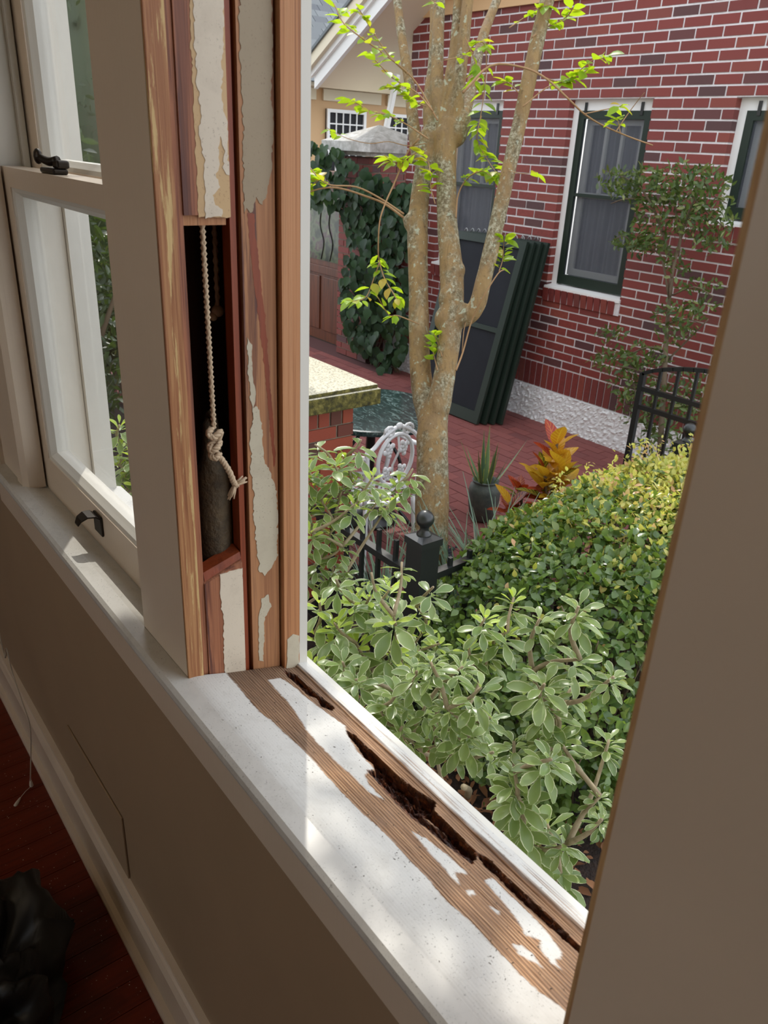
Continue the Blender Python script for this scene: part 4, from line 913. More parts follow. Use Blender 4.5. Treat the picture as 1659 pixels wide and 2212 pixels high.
# ------------------------------------------------------------------ iron fence, posts and gate
P1_, P2_ = (-1.95, 1.43), (-2.05, 3.27)
def post(p, label, ztop):
    t = thing('fence_post', (p[0], p[1], GZ), label, 'fence post', 'black iron fence posts')
    s = .044; part('shaft', MB().box((p[0] - s, p[1] - s, GZ - .02), (p[0] + s, p[1] + s, ztop - .095)), 'black_iron', t)
    s = .051; part('cap', MB().box((p[0] - s, p[1] - s, ztop - .100), (p[0] + s, p[1] + s, ztop - .072)).add([(p[0] - s, p[1] - s, ztop - .072), (p[0] + s, p[1] - s, ztop - .072), (p[0] + s, p[1] + s, ztop - .072), (p[0] - s, p[1] + s, ztop - .072), (p[0], p[1], ztop - .052)], [(0, 1, 4), (1, 2, 4), (2, 3, 4), (3, 0, 4)]), 'black_iron', t)
    prof = [(.030, -.066), (.028, -.056), (.019, -.048), (.016, -.038), (.019, -.030)] + [(.034 * math.sin(.6 + (math.pi - .6) * k / 9), -.034 * math.cos(.6 + (math.pi - .6) * k / 9)) for k in range(9)] + [(.003, .034)]
    part('ball_finial', MB().lathe(prof, (p[0], p[1], ztop), 20), 'black_iron', t, True)
post(P1_, 'black iron corner post with a ball finial rising from the variegated shrub', .300)
post(P2_, 'black iron post with a ball finial behind the hedge, in front of the arched gate', .300)
zr = hit(868, 1217, 1, 1.43)[2]
def fence(name, a, b_, label, top=.085):
    a, b_ = Vector((*a, 0)), Vector((*b_, 0)); d = (b_ - a).normalized(); L_ = (b_ - a).length
    t = thing('iron_railing', ((a.x + b_.x) / 2, (a.y + b_.y) / 2, GZ), label, 'fence', 'black iron fence panels')
    for z in (zr - .018, GZ + .14): part('rail', MB().bar(a + Vector((0, 0, z)), b_ + Vector((0, 0, z)), .034, .028), 'black_iron', t)
    n_ = int(L_ / .112); me_ = MB().box((-.008, -.008, 0), (.008, .008, 1)).mesh('picket', 'black_iron')
    for k in range(1, n_ + 1):
        p = a + d * (k * L_ / (n_ + 1)); inst('picket', me_, t, Matrix.Translation((p.x, p.y, GZ + .05)) @ Matrix.Diagonal((1, 1, zr + top - GZ - .05, 1)))
fence('a', (P1_[0] - .046, P1_[1]), (px1 + .002, P1_[1]), 'black iron fence panel running from the ball-topped corner post to the brick pier')
fence('b', (P1_[0] - .003, P1_[1] + .046), (P2_[0] + .003, P2_[1] - .046), 'black iron fence panel buried in the green hedge', .03)
YG = 3.62; gz = lambda px, py: hit(px, py, 1, YG)
gl = gz(1390, 805); gx0, gx1 = gl[0], gl[0] + 1.0; zt = gl[2]
gt = thing('iron_gate', ((gx0 + gx1) / 2, YG, GZ), 'black iron garden gate with an arched top beside the slender shrub', 'gate')
for x in (gx0, gx1): part('stile', MB().box((x - .016, YG - .014, GZ + .04), (x + .016, YG + .014, zt)), 'black_iron', gt)
def arch(x): t = (x - gx0) / (gx1 - gx0); return zt - .004 + .11 * math.sin(math.pi * t) ** .8
m = MB(); N_ = 16
for k in range(N_): m.bar((lerp(gx0, gx1, k / N_), YG, arch(lerp(gx0, gx1, k / N_))), (lerp(gx0, gx1, (k + 1.05) / N_), YG, arch(lerp(gx0, gx1, min(1, (k + 1.05) / N_)))), .028, .022)
part('arch_rail', m, 'black_iron', gt)
for z in (gz(1383, 838)[2], gz(1375, 876)[2], GZ + .12): part('rail', MB().box((gx0 + .016, YG - .012, z - .013), (gx1 - .016, YG + .012, z + .013)), 'black_iron', gt)
for k in range(1, 9):
    x = lerp(gx0, gx1, k / 9); part('picket', MB().box((x - .008, YG - .008, GZ + .06), (x + .008, YG + .008, arch(x))), 'black_iron', gt)

# ------------------------------------------------------------------ plant materials
leafmat('leaf_crape', srgb(96, 140, 30), srgb(150, 186, 40), .4, .55, srgb(206, 232, 40), third=srgb(196, 150, 60))
leafmat('leaf_pitto', srgb(98, 122, 70), srgb(140, 158, 98), .27, .36, srgb(176, 196, 92), margin=srgb(212, 214, 176))
leafmat('leaf_pitto_new', srgb(164, 192, 80), srgb(190, 210, 98), .30, .46, srgb(206, 224, 70), margin=srgb(220, 226, 168))
leafmat('leaf_hedge', srgb(66, 92, 50), srgb(104, 128, 70), .22, .30, srgb(150, 180, 56), third=srgb(122, 136, 76))
leafmat('leaf_hedge_new', srgb(172, 184, 84), srgb(208, 200, 112), .3, .42, srgb(222, 220, 90), third=srgb(210, 160, 120))
leafmat('leaf_ivy', srgb(32, 54, 34), srgb(54, 80, 48), .5, .2, srgb(90, 120, 60), spec=.25)
leafmat('leaf_dark', srgb(34, 52, 30), srgb(62, 82, 46), .4, .25, srgb(110, 140, 50))
leafmat('leaf_slender', srgb(52, 74, 36), srgb(88, 108, 54), .4, .3, srgb(130, 160, 60), third=srgb(130, 136, 80))
leafmat('leaf_croton_warm', srgb(200, 132, 36), srgb(212, 188, 56), .3, .35, srgb(230, 180, 40), vein=srgb(226, 196, 70))
leafmat('leaf_croton_red', srgb(92, 26, 24), srgb(160, 44, 26), .3, .3, srgb(190, 60, 30), vein=srgb(196, 110, 40))
leafmat('leaf_croton_green', srgb(60, 82, 30), srgb(120, 124, 40), .3, .3, srgb(170, 170, 40), vein=srgb(214, 190, 60))
leafmat('leaf_snake', srgb(70, 96, 70), srgb(96, 120, 74), .4, .15, margin=srgb(190, 190, 70))
leafmat('leaf_strap', srgb(98, 124, 102), srgb(132, 154, 128), .35, .2)
leafmat('leaf_litter', srgb(110, 70, 44), srgb(150, 104, 70), .8, .1)
m, nt, p, o = newmat('bark_crape'); p.inputs['Roughness'].default_value = .8
_c = ramp(nt, noise_tex(nt, 1.0, 5, .6, (13, 13, 2.6), .8), [(.28, srgb(110, 86, 54)), (.45, srgb(148, 120, 78)), (.58, srgb(132, 106, 72)), (.75, srgb(164, 140, 102))])
_c = mixc(nt, ramp(nt, noise_tex(nt, 9, 4, .6, (1, 1, .5)), [(.47, (0, 0, 0)), (.58, (.85, .85, .85))]), _c, ramp(nt, noise_tex(nt, 60, 5, .75), [(.38, srgb(84, 74, 54)), (.5, srgb(128, 118, 92)), (.62, srgb(176, 172, 150))]))
_c = mixc(nt, ramp(nt, noise_tex(nt, 34, 3, .5), [(.63, (0, 0, 0)), (.67, (.8, .8, .8))]), _c, srgb(170, 174, 152))
_c = mixc(nt, ramp(nt, noise_tex(nt, 70, 4, .7), [(.6, (0, 0, 0)), (.7, (.7, .7, .7))]), _c, srgb(72, 58, 36))
nt.links.new(_c, p.inputs['Base Color']); bump(nt, p, noise_tex(nt, 70, 5, .7, (1, 1, .5)), .7, .008)
plain('bark_twig', srgb(150, 116, 80), .8)
plain('bark_pitto', srgb(156, 142, 112), .8, var=(60, srgb(128, 112, 86)))
plain('bark_dark', srgb(110, 94, 76), .85)
plain('glazed_pot', srgb(62, 72, 70), .5, var=(30, srgb(92, 96, 88)), bmp=(90, .3))
plain('gravel', srgb(44, 46, 52), .8)

# ------------------------------------------------------------------ crape myrtle
TD = 3.9
def tp_(px, py, dd=0): return Vector(atd(px, py, TD + dd))
base = tp_(932, 1160); base = Vector((base.x, base.y, GZ - .03))
tree = thing('crape_myrtle', (base.x, base.y, GZ), 'multi-stemmed crape myrtle tree with mottled smooth bark and sparse bright leaves', 'tree')
def W_(px): return px * TD / FPX / 2
stems = [
    ([(932, 1160, 0), (934, 1000, 0), (934, 940, 0), (938, 900, 0), (948, 870, -.02), (962, 800, -.04), (974, 700, -.04), (976, 600, -.03), (966, 480, -.02), (964, 380, 0), (962, 300, 0), (970, 265, 0)], [76, 70, 68, 62, 54, 46, 50, 52, 44, 44, 50, 52]),
    ([(934, 940, 0), (926, 900, .03), (914, 850, .05), (906, 760, .06), (904, 620, .06), (902, 500, .05), (908, 420, .05), (922, 330, .04), (926, 290, .03)], [60, 52, 50, 46, 44, 46, 42, 40, 44]),
    ([(978, 690, -.04), (1008, 684, -.08), (1030, 660, -.12), (1046, 600, -.15), (1074, 480, -.2), (1098, 370, -.25), (1128, 240, -.3), (1160, 90, -.35), (1190, -40, -.4), (1240, -330, -.5)], [40, 40, 36, 34, 32, 30, 30, 30, 28, 20]),
    ([(905, 350, .05), (893, 270, .1), (884, 180, .15), (868, 80, .2), (852, -40, .25), (800, -360, .3)], [32, 28, 24, 22, 20, 12]),
    ([(930, 300, .03), (926, 220, .05), (936, 120, .08), (936, -40, .1), (910, -380, .2)], [30, 26, 22, 20, 12]),
    ([(962, 290, 0), (946, 220, 0), (945, 120, .02), (950, -40, .05), (960, -420, .1)], [36, 30, 28, 26, 14]),
    ([(970, 280, 0), (968, 200, -.03), (982, 100, -.06), (992, -40, -.1), (1010, -360, -.2)], [34, 26, 22, 20, 12]),
    ([(985, 280, 0), (990, 200, -.05), (1000, 110, -.1), (1016, -40, -.15), (1070, -380, -.2)], [36, 28, 26, 24, 14]),
    ([(995, 270, -.02), (1016, 200, .1), (1040, 90, .2), (1085, -30, .3), (1190, -300, .4)], [30, 26, 24, 20, 12]),
    ([(870, 475, .05), (886, 470, .05), (902, 462, .05)], [10, 18, 22]),
]
tk = MB(); rg = random.Random(2)
for pts, wds in stems:
    P_ = spline([tp_(*p) for p in pts], 5); nP = len(P_)
    rad = [W_(np.interp(i / (nP - 1) * (len(wds) - 1), range(len(wds)), wds)) * (1 + .05 * noise.noise((i * .6, len(pts), 1))) for i in range(nP)]
    if pts[0][1] == 1160: P_ = [base] + P_; rad = [W_(84)] + rad
    tk.tube(P_, rad, 14)
for px_, py_, r_, dd in ((975, 600, 30, -.03), (972, 645, 30, -.04), (990, 585, 18, -.05), (960, 690, 26, -.03), (1000, 680, 24, -.06), (960, 300, 30, 0), (985, 285, 30, 0), (925, 300, 24, .03), (1000, 265, 22, -.02), (888, 480, 20, .05), (934, 905, 30, 0)):
    tk.ball(tp_(px_, py_, dd), W_(r_ * 2) * .86, 12, 8, (1, 1, 1.25))
k_ = len(tk.v)
for i in range(k_):
    v = Vector(tk.v[i]); n_ = noise.noise(v * 14) * .005 + noise.noise(v * 45) * .0022; d_ = (v - Vector((base.x, base.y, v.z)))
    tk.v[i] = tuple(v + (d_.normalized() * n_ if d_.length > 1e-6 else Vector()))
trk = part('trunk', tk, 'bark_crape', tree, True)
_rm = trk.modifiers.new('fuse', 'REMESH'); _rm.mode = 'VOXEL'; _rm.voxel_size = .009; _rm.use_smooth_shade = True
_sm = trk.modifiers.new('soften', 'SMOOTH'); _sm.factor = .5; _sm.iterations = 4
lc = leafmesh('leaf', .064, .040, 'leaf_crape', n=4, fold=.25, curl=.12)
twigs = [  # (px points, depth offset, radius px, leaves, leaf start)
    ([(872, 470), (830, 440), (790, 424), (740, 408), (700, 406), (650, 420)], .05, 5, 0, .7), ([(872, 462), (820, 428), (770, 404), (715, 400), (690, 385), (668, 360)], .0, 4, 12, .72),
    ([(690, 388), (675, 400), (662, 408)], .0, 2.5, 6, .1), ([(905, 300), (880, 330), (850, 400), (832, 440), (820, 480), (817, 540), (820, 566), (830, 600), (852, 638), (860, 655)], -.1, 4, 12, .6),
    ([(820, 566), (808, 600), (792, 640), (770, 650), (748, 648)], -.1, 2.6, 9, .35), ([(905, 700), (860, 682), (840, 680), (815, 640)], -.05, 2.6, 5, .3),
    ([(945, 260), (900, 180), (860, 140), (800, 95), (760, 66), (738, 44), (722, 8)], -.15, 4, 14, .35), ([(880, 160), (840, 120), (800, 60), (770, 10)], -.1, 3, 13, .3),
    ([(935, 240), (900, 200), (850, 170), (820, 140), (790, 110)], -.2, 3, 9, .2), ([(925, 300), (880, 270), (840, 250), (800, 240), (770, 222), (752, 216)], -.2, 3, 14, .25),
    ([(920, 310), (880, 315), (840, 306), (800, 310), (760, 302), (735, 292), (706, 276)], -.1, 2.2, 3, .8), ([(920, 230), (890, 215), (860, 190), (830, 190)], -.12, 2.5, 14, .1),
    ([(900, 330), (870, 345), (850, 350), (830, 335)], -.1, 2.5, 12, .1), ([(930, 380), (925, 350), (910, 330)], -.15, 2.5, 6, .2), ([(940, 440), (930, 400), (935, 370)], -.15, 2.2, 6, .3),
    ([(1040, 250), (1030, 300), (1050, 340), (1070, 370), (1085, 385)], -.1, 2.5, 22, .1), ([(985, 470), (990, 420), (1010, 385), (1040, 370), (1060, 380)], -.12, 3.5, 12, .4),
    ([(1050, 100), (1050, 160), (1040, 240), (1030, 290)], -.12, 2.5, 9, .3), ([(1000, 200), (1060, 142), (1130, 146), (1180, 170), (1230, 216), (1262, 246), (1300, 270), (1360, 296), (1410, 314)], -.45, 4.5, 0, .9),
    ([(1262, 246), (1310, 236), (1335, 232), (1345, 226)], -.5, 2.2, 5, .5), ([(1330, 285), (1350, 255), (1372, 225), (1392, 200)], -.5, 2.2, 0, .7), ([(1340, 288), (1335, 262), (1330, 255)], -.5, 2, 4, .3),
    ([(1130, 230), (1180, 190), (1230, 170), (1280, 130), (1320, 118)], -.4, 2.6, 14, .35), ([(1160, 160), (1200, 175), (1240, 170), (1270, 150)], -.4, 2.4, 12, .3), ([(1150, 80), (1180, 60), (1220, 40), (1240, 14)], -.4, 2.6, 12, .3),
    ([(1100, 60), (1130, 40), (1160, 20), (1190, 10)], -.4, 2.2, 8, .3), ([(1120, 200), (1100, 180), (1085, 175)], -.35, 2.2, 7, .2), ([(1100, 370), (1130, 375), (1160, 372)], -.4, 2, 2, .7),
    ([(985, 800), (1000, 760), (1020, 690), (1045, 640), (1075, 592), (1090, 582)], -.2, 4, 0, .9), ([(1078, 586), (1086, 560), (1088, 530), (1090, 508)], -.2, 2.2, 12, .1),
    ([(945, 800), (938, 770), (930, 740)], -.1, 3, 5, .4), ([(955, 770), (945, 740), (935, 715)], -.1, 2.6, 4, .4), ([(960, 130), (1000, 120), (1035, 90), (1060, 110)], -.3, 2.4, 7, .3),
    ([(945, 10), (930, 0), (920, -20)], -.3, 2.2, 4, .1), ([(1005, 80), (1030, 150), (1020, 190)], -.35, 2.2, 7, .3), ([(1030, 640), (1005, 700), (998, 760)], -.16, 2.6, 0, .9)]
tm = []; tw = MB(); rg = random.Random(12)
for pts, dd, rp, nl_, st_ in twigs:
    P_ = spline([tp_(a, b_, dd + .06 * math.sin(i * 1.3)) for i, (a, b_) in enumerate(pts)], 4); n_ = len(P_)
    tw.tube(P_, [W_(lerp(rp, rp * .5, i / n_) * 1.05) for i in range(n_)], 6)
    nl_ = int(nl_ * 1.75)
    for k in range(nl_):
        t = lerp(st_, 1, (k + .5) / nl_); i = min(int(t * (n_ - 1)), n_ - 2); d = (P_[i + 1] - P_[i]).normalized()
        side = d.cross(Vector((0, 0, 1))); side = side.normalized() if side.length > .1 else Vector((1, 0, 0))
        dr_ = d * .6 + side * (1 if k % 2 else -1) * .9 + rvec(rg) * .5 + Vector((0, 0, -.15)); tm.append(leafM(P_[i] + dr_.normalized() * .008, dr_, Vector((0, 0, 1)) + rvec(rg) * .55, rg.uniform(.6, 1.15)))
part('twigs', tw, 'bark_twig', tree, True, kind='stuff')
# the crown above the picture, which dapples the sunlight
cw = MB(); crown = []; rg = random.Random(31)
for k in range(7):
    a0 = Vector(tp_(*stems[2 + k % 7][0][-1])); tip = Vector((rg.uniform(-2.40, -1.70), rg.uniform(.75, 1.3), rg.uniform(2.8, 3.3)))
    P_ = spline([a0, (a0 + tip) / 2 + rvec(rg) * .2 + Vector((0, 0, .2)), tip], 6); cw.tube(P_, [lerp(.013, .003, i / len(P_)) for i in range(len(P_))], 7)
    for j in range(8):
        s_ = P_[rg.randrange(9, len(P_))]; e_ = s_ + rvec(rg) * rg.uniform(.15, .35); cw.tube([s_, (s_ + e_) / 2 + rvec(rg) * .05, e_], [.004, .003, .002], 5)
        for i in range(5):
            q_ = s_.lerp(e_, rg.uniform(.2, 1)); d = rvec(rg); crown.append(leafM(q_, d, rvec(rg) + Vector((0, 0, 1)), rg.uniform(.8, 1.3)))
part('upper_branches', cw, 'bark_crape', tree, True)
scatter(tree, 'leaf', [lc], tm, 300, 'leaves_more'); joined('crown_leaves', lc, crown, tree)

# ------------------------------------------------------------------ variegated shrubs under the window
obov = lambda t: (math.sin(math.pi * min(1, t * .98) ** 1.7)) ** .75 * .97 + .03
lp1 = leafmesh('leaf', .062, .026, 'leaf_pitto', obov, 6, .22, .22, .01); lp2 = leafmesh('leaf', .052, .024, 'leaf_pitto', obov, 6, .3, .35, .012)
ln1 = leafmesh('leaf', .045, .018, 'leaf_pitto_new', obov, 5, .35, .05)
def shrub(label, bases, ros, extra=0, seed=1, sides=True):
    rg = random.Random(seed); b0 = Vector(bases[0])
    th = thing('variegated_shrub', (b0.x, b0.y, GZ), label, 'shrub', 'variegated shrubs outside the open window')
    nodes = []
    st = MB()
    for b_ in bases:
        b_ = Vector(b_); c = sum((Vector(r[0]) for r in ros), Vector()) / len(ros); up_ = Vector((lerp(b_.x, c.x, .3), lerp(b_.y, c.y, .3), b_.z + .28))
        st.tube(spline([b_, (b_ + up_) / 2 + rvec(rg) * .02, up_], 4), [.013] * 5 + [.011] * 4, 8); nodes.append((up_, b_))
    ros = sorted(ros, key=lambda r: r[0][2]); big, small = [], []
    for c, r, bright in ros:
        c = Vector(c); best = min(nodes, key=lambda n: (n[0] - c).length + (1.5 if n[0].z > c.z - .02 - .35 * math.hypot(n[0].x - c.x, n[0].y - c.y) else 0) + (.15 if n[1] is None else 0))
        a = best[0]; mid = a.lerp(c, .5) + Vector((rg.uniform(-.012, .012), rg.uniform(-.012, .012), -.012 if (c - a).length > .15 else 0))
        P_ = spline([a, mid, c], 4); Lh = (c - a).length; r0 = .0028 + min(Lh, .5) * .006
        st.tube(P_, [lerp(r0 + .002, .003, i / (len(P_) - 1)) for i in range(len(P_))], 6)
        for f in (.45, .75): nodes.append((P_[int(f * (len(P_) - 1))], None))
        nodes.append((c, c)); ax = ((c - mid).normalized() * .6 + Vector((0, 0, 1))).normalized() + Vector((0, 0, 0))
        u = ax.orthogonal().normalized(); v = ax.cross(u); s = r / .062; nL = rg.randint(15, 20); ph = rg.uniform(0, 6)
        for k in range(nL):
            an_ = ph + k * 2.4; lvl = k / nL; rad = u * math.cos(an_) + v * math.sin(an_); el = lerp(-.35, 1.0, lvl ** 1.3)
            d = rad * math.cos(el) + ax * math.sin(el); p0 = c + ax * (lerp(-.055, .006, lvl) * s)
            (small if (bright and lvl > .55) else big).append(leafM(p0 + rad * .004, d, ax * 1.0 + rad * -.2 + rvec(rg) * .25, s * lerp(1.05, .6, max(0, lvl - .5) * 1.6) * rg.uniform(.85, 1.12)))
    part('stems', st, 'bark_pitto', th, True, label='smooth pale grey branching stems')
    scatter(th, 'leaf', [lp1, lp2], big, 290, 'leaves_more')
    for m_ in small[:120]: inst('leaf', ln1, th, m_)
    return th
def RO(lst, d, rpx, bright=0, jit=.0, seed=3):
    rg = random.Random(seed); out = []
    for it in lst:
        a, b_ = it[0], it[1]; dd = d + (it[3] if len(it) > 3 else rg.uniform(-jit, jit)); r = (it[2] if len(it) > 2 and it[2] else rpx) * dd / FPX
        out.append((tuple(atd(a, b_, dd)), r, bright))
    return out
# upper left, in the sun, against the pier
shrub('sunlit variegated shrub spreading in front of the orange brick pier', [tuple(hit(600, 1560, 2, GZ)), tuple(hit(680, 1500, 2, GZ))],
      RO([(680, 960, 42), (780, 950, 45), (720, 1000, 50), (676, 1040, 46), (742, 1045, 46), (772, 1085, 44), (806, 1030, 42), (824, 1072, 40), (862, 1046, 44), (892, 1012, 44), (846, 1082, 40), (700, 1090, 46), (664, 1100, 46), (660, 1010, 46), (720, 1140, 40), (670, 1150, 40), (760, 1040, 36), (640, 960, 46), (630, 1060, 46), (748, 985, 40)], 2.45, 44, 1, .12)
      + RO([(740, 1180), (720, 1225), (690, 1210), (745, 1240), (665, 1240)], 2.5, 40, 0, .1), seed=5)
# middle left
shrub('variegated shrub in front of the ball-topped corner post with upright pale shoots', [tuple(hit(800, 1700, 2, GZ)), tuple(hit(880, 1660, 2, GZ))],
      RO([(726, 1252, 46), (690, 1300, 55), (722, 1346, 66), (716, 1400, 66), (800, 1288, 52), (802, 1236, 40), (850, 1330, 66), (846, 1268, 56), (868, 1214, 36), (936, 1268, 48), (912, 1366, 58), (846, 1405, 66), (790, 1330, 56), (770, 1390, 56), (680, 1370, 60), (672, 1440, 55), (880, 1420, 56), (806, 1440, 56), (760, 1300, 48), (900, 1310, 44), (950, 1390, 42)], 1.95, 56, 1, .12)
      + RO([(768, 1468, 52), (740, 1430, 56), (700, 1470, 52), (850, 1490, 62)], 1.8, 52, 0, .1), seed=6)
# middle, shaded side
shrub('variegated shrub close to the rotten sill with bare forking stems', [tuple(hit(975, 1760, 2, GZ)), tuple(hit(1010, 1720, 2, GZ))],
      RO([(900, 1450, 56), (856, 1500, 66), (868, 1570, 46), (888, 1600, 46), (922, 1520, 48), (966, 1530, 50), (1040, 1484, 62), (1034, 1560, 56), (1012, 1590, 62), (1066, 1625, 52), (960, 1470, 46), (1000, 1440, 46), (940, 1580, 44), (985, 1610, 46), (1060, 1550, 44), (930, 1430, 48), (820, 1530, 46)], 1.62, 52, 0, .10)
      + RO([(1048, 1335, 50), (1012, 1395, 46), (1096, 1365, 52), (1110, 1290, 50), (1062, 1400, 44)], 1.95, 48, 1, .08), seed=8)
# right, nearest
shrub('nearest variegated shrub with large cream-edged leaf whorls below the near end of the sill', [tuple(hit(1130, 1960, 2, GZ)), tuple(hit(1210, 1900, 2, GZ))],
      RO([(1176, 1478, 66), (1180, 1516, 60), (1252, 1424, 60), (1202, 1590, 66), (1160, 1596, 48), (1192, 1640, 62), (1326, 1462, 42), (1316, 1598, 44), (1112, 1668, 58), (1118, 1716, 70), (1182, 1780, 82), (1226, 1822, 44), (1210, 1886, 62), (1296, 1720, 32), (1150, 1450, 44), (1250, 1310, 56), (1166, 1336, 50), (1240, 1480, 46), (1130, 1780, 66), (1150, 1830, 52), (1110, 1600, 44), (1300, 1770, 34)], 1.40, 56, 0, .10), seed=9)
# seen through the closed window
shrub('variegated shrub seen through the lower pane of the closed window', [(-2.3, .50, GZ)],
      RO([(258, 918, 40), (262, 960, 44), (250, 1000, 42), (270, 1030, 44), (262, 1075, 46), (290, 980, 44), (300, 1040, 44), (310, 930, 40), (330, 1000, 46), (350, 960, 46)], 2.15, 40, 1, .08), seed=11)

# ------------------------------------------------------------------ clipped hedge
lh = leafmesh('leaf', .037, .026, 'leaf_hedge', n=4, fold=.2, curl=.12); lhn = leafmesh('leaf', .030, .017, 'leaf_hedge_new', n=4, fold=.25, curl=.1)
hd = thing('hedge', (-1.6, 2.4, GZ), 'dense rounded hedge of small glossy leaves, yellowing at its sunlit top', 'hedge')
def hprof(x, y):                                                   # top of the hedge
    e = ((x + 1.62) / .56) ** 4 + ((y - 2.42) / 1.02) ** 4
    return -1 if e >= 1 else (GZ + (lerp(.78, .92, min(1, max(0, (y - 1.5) / 1.0)))) * (1 - e) ** .30 + .04 * noise.noise((x * 5, y * 5, 0)))
rg = random.Random(17); hm, hn_ = [], []
tries = 0
while len(hm) + len(hn_) < 14500 and tries < 120000:
    tries += 1
    x, y = rg.uniform(-2.19, -1.05), rg.uniform(1.38, 3.45); zt_ = hprof(x, y)
    if zt_ < GZ + .05: continue
    e = (abs((x + 1.62) / .56) ** 4 + abs((y - 2.42) / 1.02) ** 4)
    rim = e > .45
    z = zt_ - abs(rg.gauss(0, .05)) if not rim or rg.random() < .45 else rg.uniform(GZ + .04, zt_)
    if rim and rg.random() < .15: z = zt_ - abs(rg.gauss(0, .03))
    nr = Vector((4 * ((x + 1.62) / .56) ** 3 / .56, 4 * ((y - 2.42) / 1.02) ** 3 / 1.02, 0)); nr = (nr.normalized() if nr.length > .3 else Vector()) * (min(1, e * 1.4)) + Vector((0, 0, 1.1 if z > zt_ - .1 else .6))
    d = rvec(rg) * .9 + nr.normalized() * .45; mm_ = leafM((x, y, z), d, nr + rvec(rg) * .6, rg.uniform(.75, 1.3))
    new = z > zt_ - .10 and y > 1.75 + rg.gauss(0, .3) and rg.random() < lerp(.12, .92, min(1, max(0, (y - 1.8) / .8)))
    (hn_ if new else hm).append(mm_)
for k in range(4500):                                              # the two sides that face the window
    if k % 2: x, y, nr = rg.uniform(-2.08, -1.14), 1.46 + rg.gauss(0, .04) + .10 * abs((0)), Vector((0, -1, .55))
    else: x, y, nr = -1.10 + rg.gauss(0, .035), rg.uniform(1.5, 3.2), Vector((1, 0, .55))
    zt_ = hprof(x, max(y, 1.5)) if hprof(x, max(y, 1.5)) > 0 - 1 else 0
    z = rg.uniform(GZ + .03, max(GZ + .3, zt_ - .02)); hm.append(leafM((x, y, z), rvec(rg) * .8 + nr * .3 + Vector((0, 0, -.2)), nr + rvec(rg) * .5, rg.uniform(.8, 1.3)))
for k in range(90):                                                # new shoots standing above the top
    x, y = rg.uniform(-2.05, -1.2), rg.uniform(2.2, 3.3); zt_ = hprof(x, y)
    if zt_ < GZ + .3: continue
    for j in range(9):
        d = rvec(rg) + Vector((0, 0, .5)); hn_.append(leafM((x + rg.gauss(0, .004), y + rg.gauss(0, .004), zt_ + j * .012), d, Vector((0, 0, 1)) + rvec(rg) * .4, rg.uniform(.5, .95)))
def hk(m):
    p, d = proj(m.translation); zt_ = hprof(m.translation[0], m.translation[1]); return (0 if (950 < p[0] < 1480 and m.translation[2] > zt_ - .03) else 1, d)
scatter(hd, 'leaf', [lh], hm, 200, 'foliage', hk); scatter(hd, 'leaf', [lhn], hn_, 100, 'new_foliage', hk)
tw = MB()
for k in range(90):
    x, y = rg.uniform(-1.95, -1.15), rg.uniform(1.5, 3.3); zt_ = hprof(x, y)
    if zt_ > GZ + .2: tw.tube([(x * .9 - .16, y * .9 + .24, GZ - .02), (x, y, lerp(GZ, zt_, .6)), (x + rg.gauss(0, .05), y + rg.gauss(0, .05), zt_ - .02)], [.008, .005, .002], 5)
part('stems', tw, 'bark_dark', hd, True, kind='stuff')

# ------------------------------------------------------------------ ivy on the pier and wall
iv_prof = lambda t: (math.sin(math.pi * t ** .62)) ** .7
li = leafmesh('leaf', .105, .10, 'leaf_ivy', iv_prof, 4, .15, .25)
iv = thing('ivy', (-7.0, 4.7, GZ), 'dark heart-leaved ivy draped over the gate pier and wall', 'ivy')
ivm = []; rg = random.Random(23)
poly = np.array([(655, 300), (690, 300), (720, 318), (760, 345), (800, 372), (850, 390), (888, 400), (888, 470), (884, 560), (880, 700), (868, 760), (838, 800), (800, 770), (762, 730), (740, 680), (744, 600), (762, 540), (752, 480), (740, 440), (700, 440), (655, 430)], float)
cnt = 0
while cnt < 900:
    q_ = np.array([rg.uniform(655, 890), rg.uniform(298, 805)])
    if sdist(q_[None], poly)[0] < -4: continue
    cnt += 1; yy = 4.70 - abs(rg.gauss(0, .05)) - (.10 if q_[1] < 420 else 0) if q_[0] < 800 else 4.76 - abs(rg.gauss(0, .06))
    P_ = hit(q_[0], q_[1], 1, yy); ivm.append(leafM(P_, Vector((rg.gauss(0, .5), -.35, -1)) + rvec(rg) * .3, Vector((.25, -1, .45)) + rvec(rg) * .35, rg.uniform(.65, 1.15)))
scatter(iv, 'leaf', [li], ivm, 300, 'leaves_more')
tw = MB()
for k in range(10):
    P_ = [Vector(hit(rg.uniform(770, 870), y_, 1, 4.79)) for y_ in (805, 690, 560, 430)]; tw.tube(spline(P_, 4), .008, 5)
part('stems', tw, 'bark_dark', iv, True, kind='stuff')

